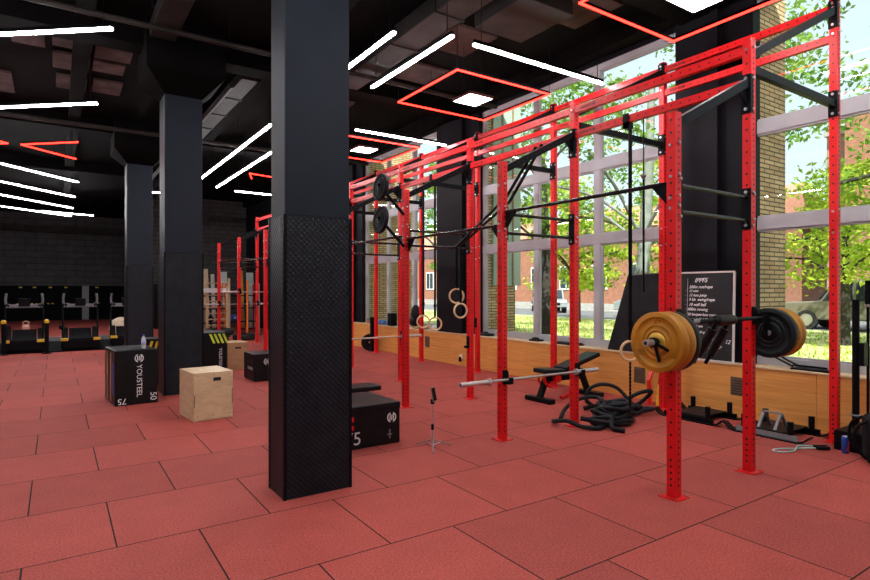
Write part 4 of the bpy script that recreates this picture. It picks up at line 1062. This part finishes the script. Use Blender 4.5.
gb=thing('stone_bench','low stone bench on the lawn behind the right upright','bench',(12.0,3.7,EZ)); MB().box(-.2,.2,-.55,.55,.32,.40).build('slab',KERB,gb,.01)
for y in (-.4,.4): MB().box(-.15,.15,y-.06,y+.06,0,.32).build('leg',KERB,gb)

def tree(x,y,h,r,trunkm,leafm,clusters,per,lab,branches=5,seed=1,lean=(0,0),ls=.075,low=.35,rx=1.0,ry=1.0):
    random.seed(seed); t=thing('tree',lab,'tree',(x,y,EZ),0,'trees outside the windows')
    top=V((lean[0],lean[1],h*.72)); tr=MB()
    pts=crom([V((0,0,-.05)),V((lean[0]*.2+.04,lean[1]*.2,h*.2)),V((lean[0]*.6,lean[1]*.6-.03,h*.45)),top],6)
    n=len(pts)
    for i in range(n-1): tr.cyl(pts[i],pts[i+1],r*(1.15-.75*i/n),r*(1.15-.75*(i+1)/n),10,caps=False)
    cl=[]
    R=h*.36
    for k in range(branches):
        a=2*pi*k/branches+random.uniform(-.4,.4); z0=random.uniform(.33,.6)*h; p0=pts[min(n-1,int(z0/(h*.72)*(n-1)))]
        e=V((p0.x+math.cos(a)*R*random.uniform(.6,.95)*rx,p0.y+math.sin(a)*R*random.uniform(.6,.95)*ry,p0.z+random.uniform(.0,.25)*h))
        tr.tube(crom([p0,p0.lerp(e,.5)+V((0,0,.25)),e],5),r*.22,6)
        cl.append(e)
    tr.build('trunk',trunkm,t)
    f=MB()
    for k in range(clusters):
        if k<len(cl): c=cl[k]
        else:
            a=random.uniform(0,2*pi); q=math.sqrt(random.random())*R*1.15; zz=low*h+random.random()*h*(1.02-low)
            fall=math.sqrt(max(.08,1-((zz/h-.62)/.5)**2)); c=V((lean[0]*.6+math.cos(a)*q*fall*rx,lean[1]*.6+math.sin(a)*q*fall*ry,zz))
        cr=random.uniform(.28,.60)
        for j in range(per):
            d=V((random.gauss(0,1),random.gauss(0,1),random.gauss(0,.6)))*cr*.55; p=c+d
            ax=V((random.gauss(0,1),random.gauss(0,1),random.gauss(-.4,.6))).normalized(); nn=ax.orthogonal().normalized(); nn.rotate(Matrix.Rotation(random.uniform(0,6.28),3,ax)); sd=ax.cross(nn)
            L_=ls*random.uniform(.7,1.5); w=L_*.42
            f.add([p-ax*L_,p+sd*w-ax*.1*L_,p+ax*L_,p-sd*w-ax*.1*L_],[(0,1,2,3)])
    f.build('foliage',leafm,t)
tree(11.6,11.6,7.8,.17,BARK,LEAFG,62,88,'dark trunked tree close outside the middle window',6,2,(.1,.3),low=.40,ls=.065)
tree(11.2,8.25,8.4,.17,BARKP,LEAFG,64,88,'pale trunked tree behind the blank board',6,5,(.2,-.2),low=.40,ls=.065)
tree(14.6,2.6,8.6,.20,BARK,LEAFG,80,95,'tall loose tree spreading high behind the right window',7,8,(-.1,.2),low=.42,ls=.07)
tree(16.2,6.0,4.3,.12,BARK,LEAFY,62,110,'low bright leafy tree before the beige car',7,29,low=.34,ls=.075,ry=1.5)
tree(18.5,16.8,5.9,.20,BARK,LEAFY,70,100,'yellow green tree on the lawn before the red building',6,13,low=.26,ls=.10)
tree(19.0,11.8,6.2,.20,BARK,LEAFY,70,100,'yellow green tree farther off behind the pale trunk',6,17,low=.30,ls=.10)
tree(20.3,3.4,6.6,.22,BARK,LEAFY,70,100,'large yellow green tree near the tan building',6,19,low=.32,ls=.10)
tree(16.5,24.0,7.5,.22,BARK,LEAFG,60,90,'green tree seen through the far window',6,23,low=.25,ls=.10)

# ------------------------------------------------------------------ world, sun, camera
w=bpy.data.worlds.new('world'); SC.world=w; w.use_nodes=True; N,L=w.node_tree.nodes,w.node_tree.links
bgn=N['Background']; sky=N.new('ShaderNodeTexSky'); sky.sky_type='NISHITA'; sky.sun_disc=False; sky.sun_elevation=math.radians(48); sky.sun_rotation=math.radians(250); sky.air_density=1; sky.dust_density=3
mx=N.new('ShaderNodeMix'); mx.data_type='RGBA'; mx.inputs[0].default_value=.72; mx.inputs[7].default_value=(.80,.90,.98,1)
sc_=N.new('ShaderNodeMix'); sc_.data_type='RGBA'; sc_.blend_type='MULTIPLY'; sc_.inputs[0].default_value=1; sc_.inputs[7].default_value=(.12,.12,.12,1)
L.new(sky.outputs[0],sc_.inputs[6]); L.new(sc_.outputs[2],mx.inputs[6]); L.new(mx.outputs[2],bgn.inputs[0]); bgn.inputs[1].default_value=1.55
sd=bpy.data.lights.new('sun','SUN'); sd.energy=11.5; sd.angle=.01; sd.color=(1,.95,.85); so_=bpy.data.objects.new('sun',sd); COL.objects.link(so_)
so_.rotation_euler=Vector((.52,.48,-.70)).to_track_quat('-Z','Y').to_euler()

cd=bpy.data.cameras.new('camera'); co=bpy.data.objects.new('camera',cd); COL.objects.link(co); SC.camera=co
cd.sensor_width=36; cd.lens=36*566/870; cd.clip_end=300; cd.clip_start=.05
co.location=(0,0,1.65); co.rotation_euler=(pi/2,0,-math.atan2(379,566))
SC.view_settings.view_transform='Standard'; SC.view_settings.look='None'; SC.view_settings.exposure=0; SC.view_settings.gamma=1
try: SC.view_settings.use_curve_mapping=False
except Exception: pass
cy=SC.cycles
cy.max_bounces=8; cy.diffuse_bounces=4; cy.glossy_bounces=3; cy.transparent_max_bounces=16; cy.sample_clamp_indirect=4; cy.caustics_reflective=False; cy.caustics_refractive=False
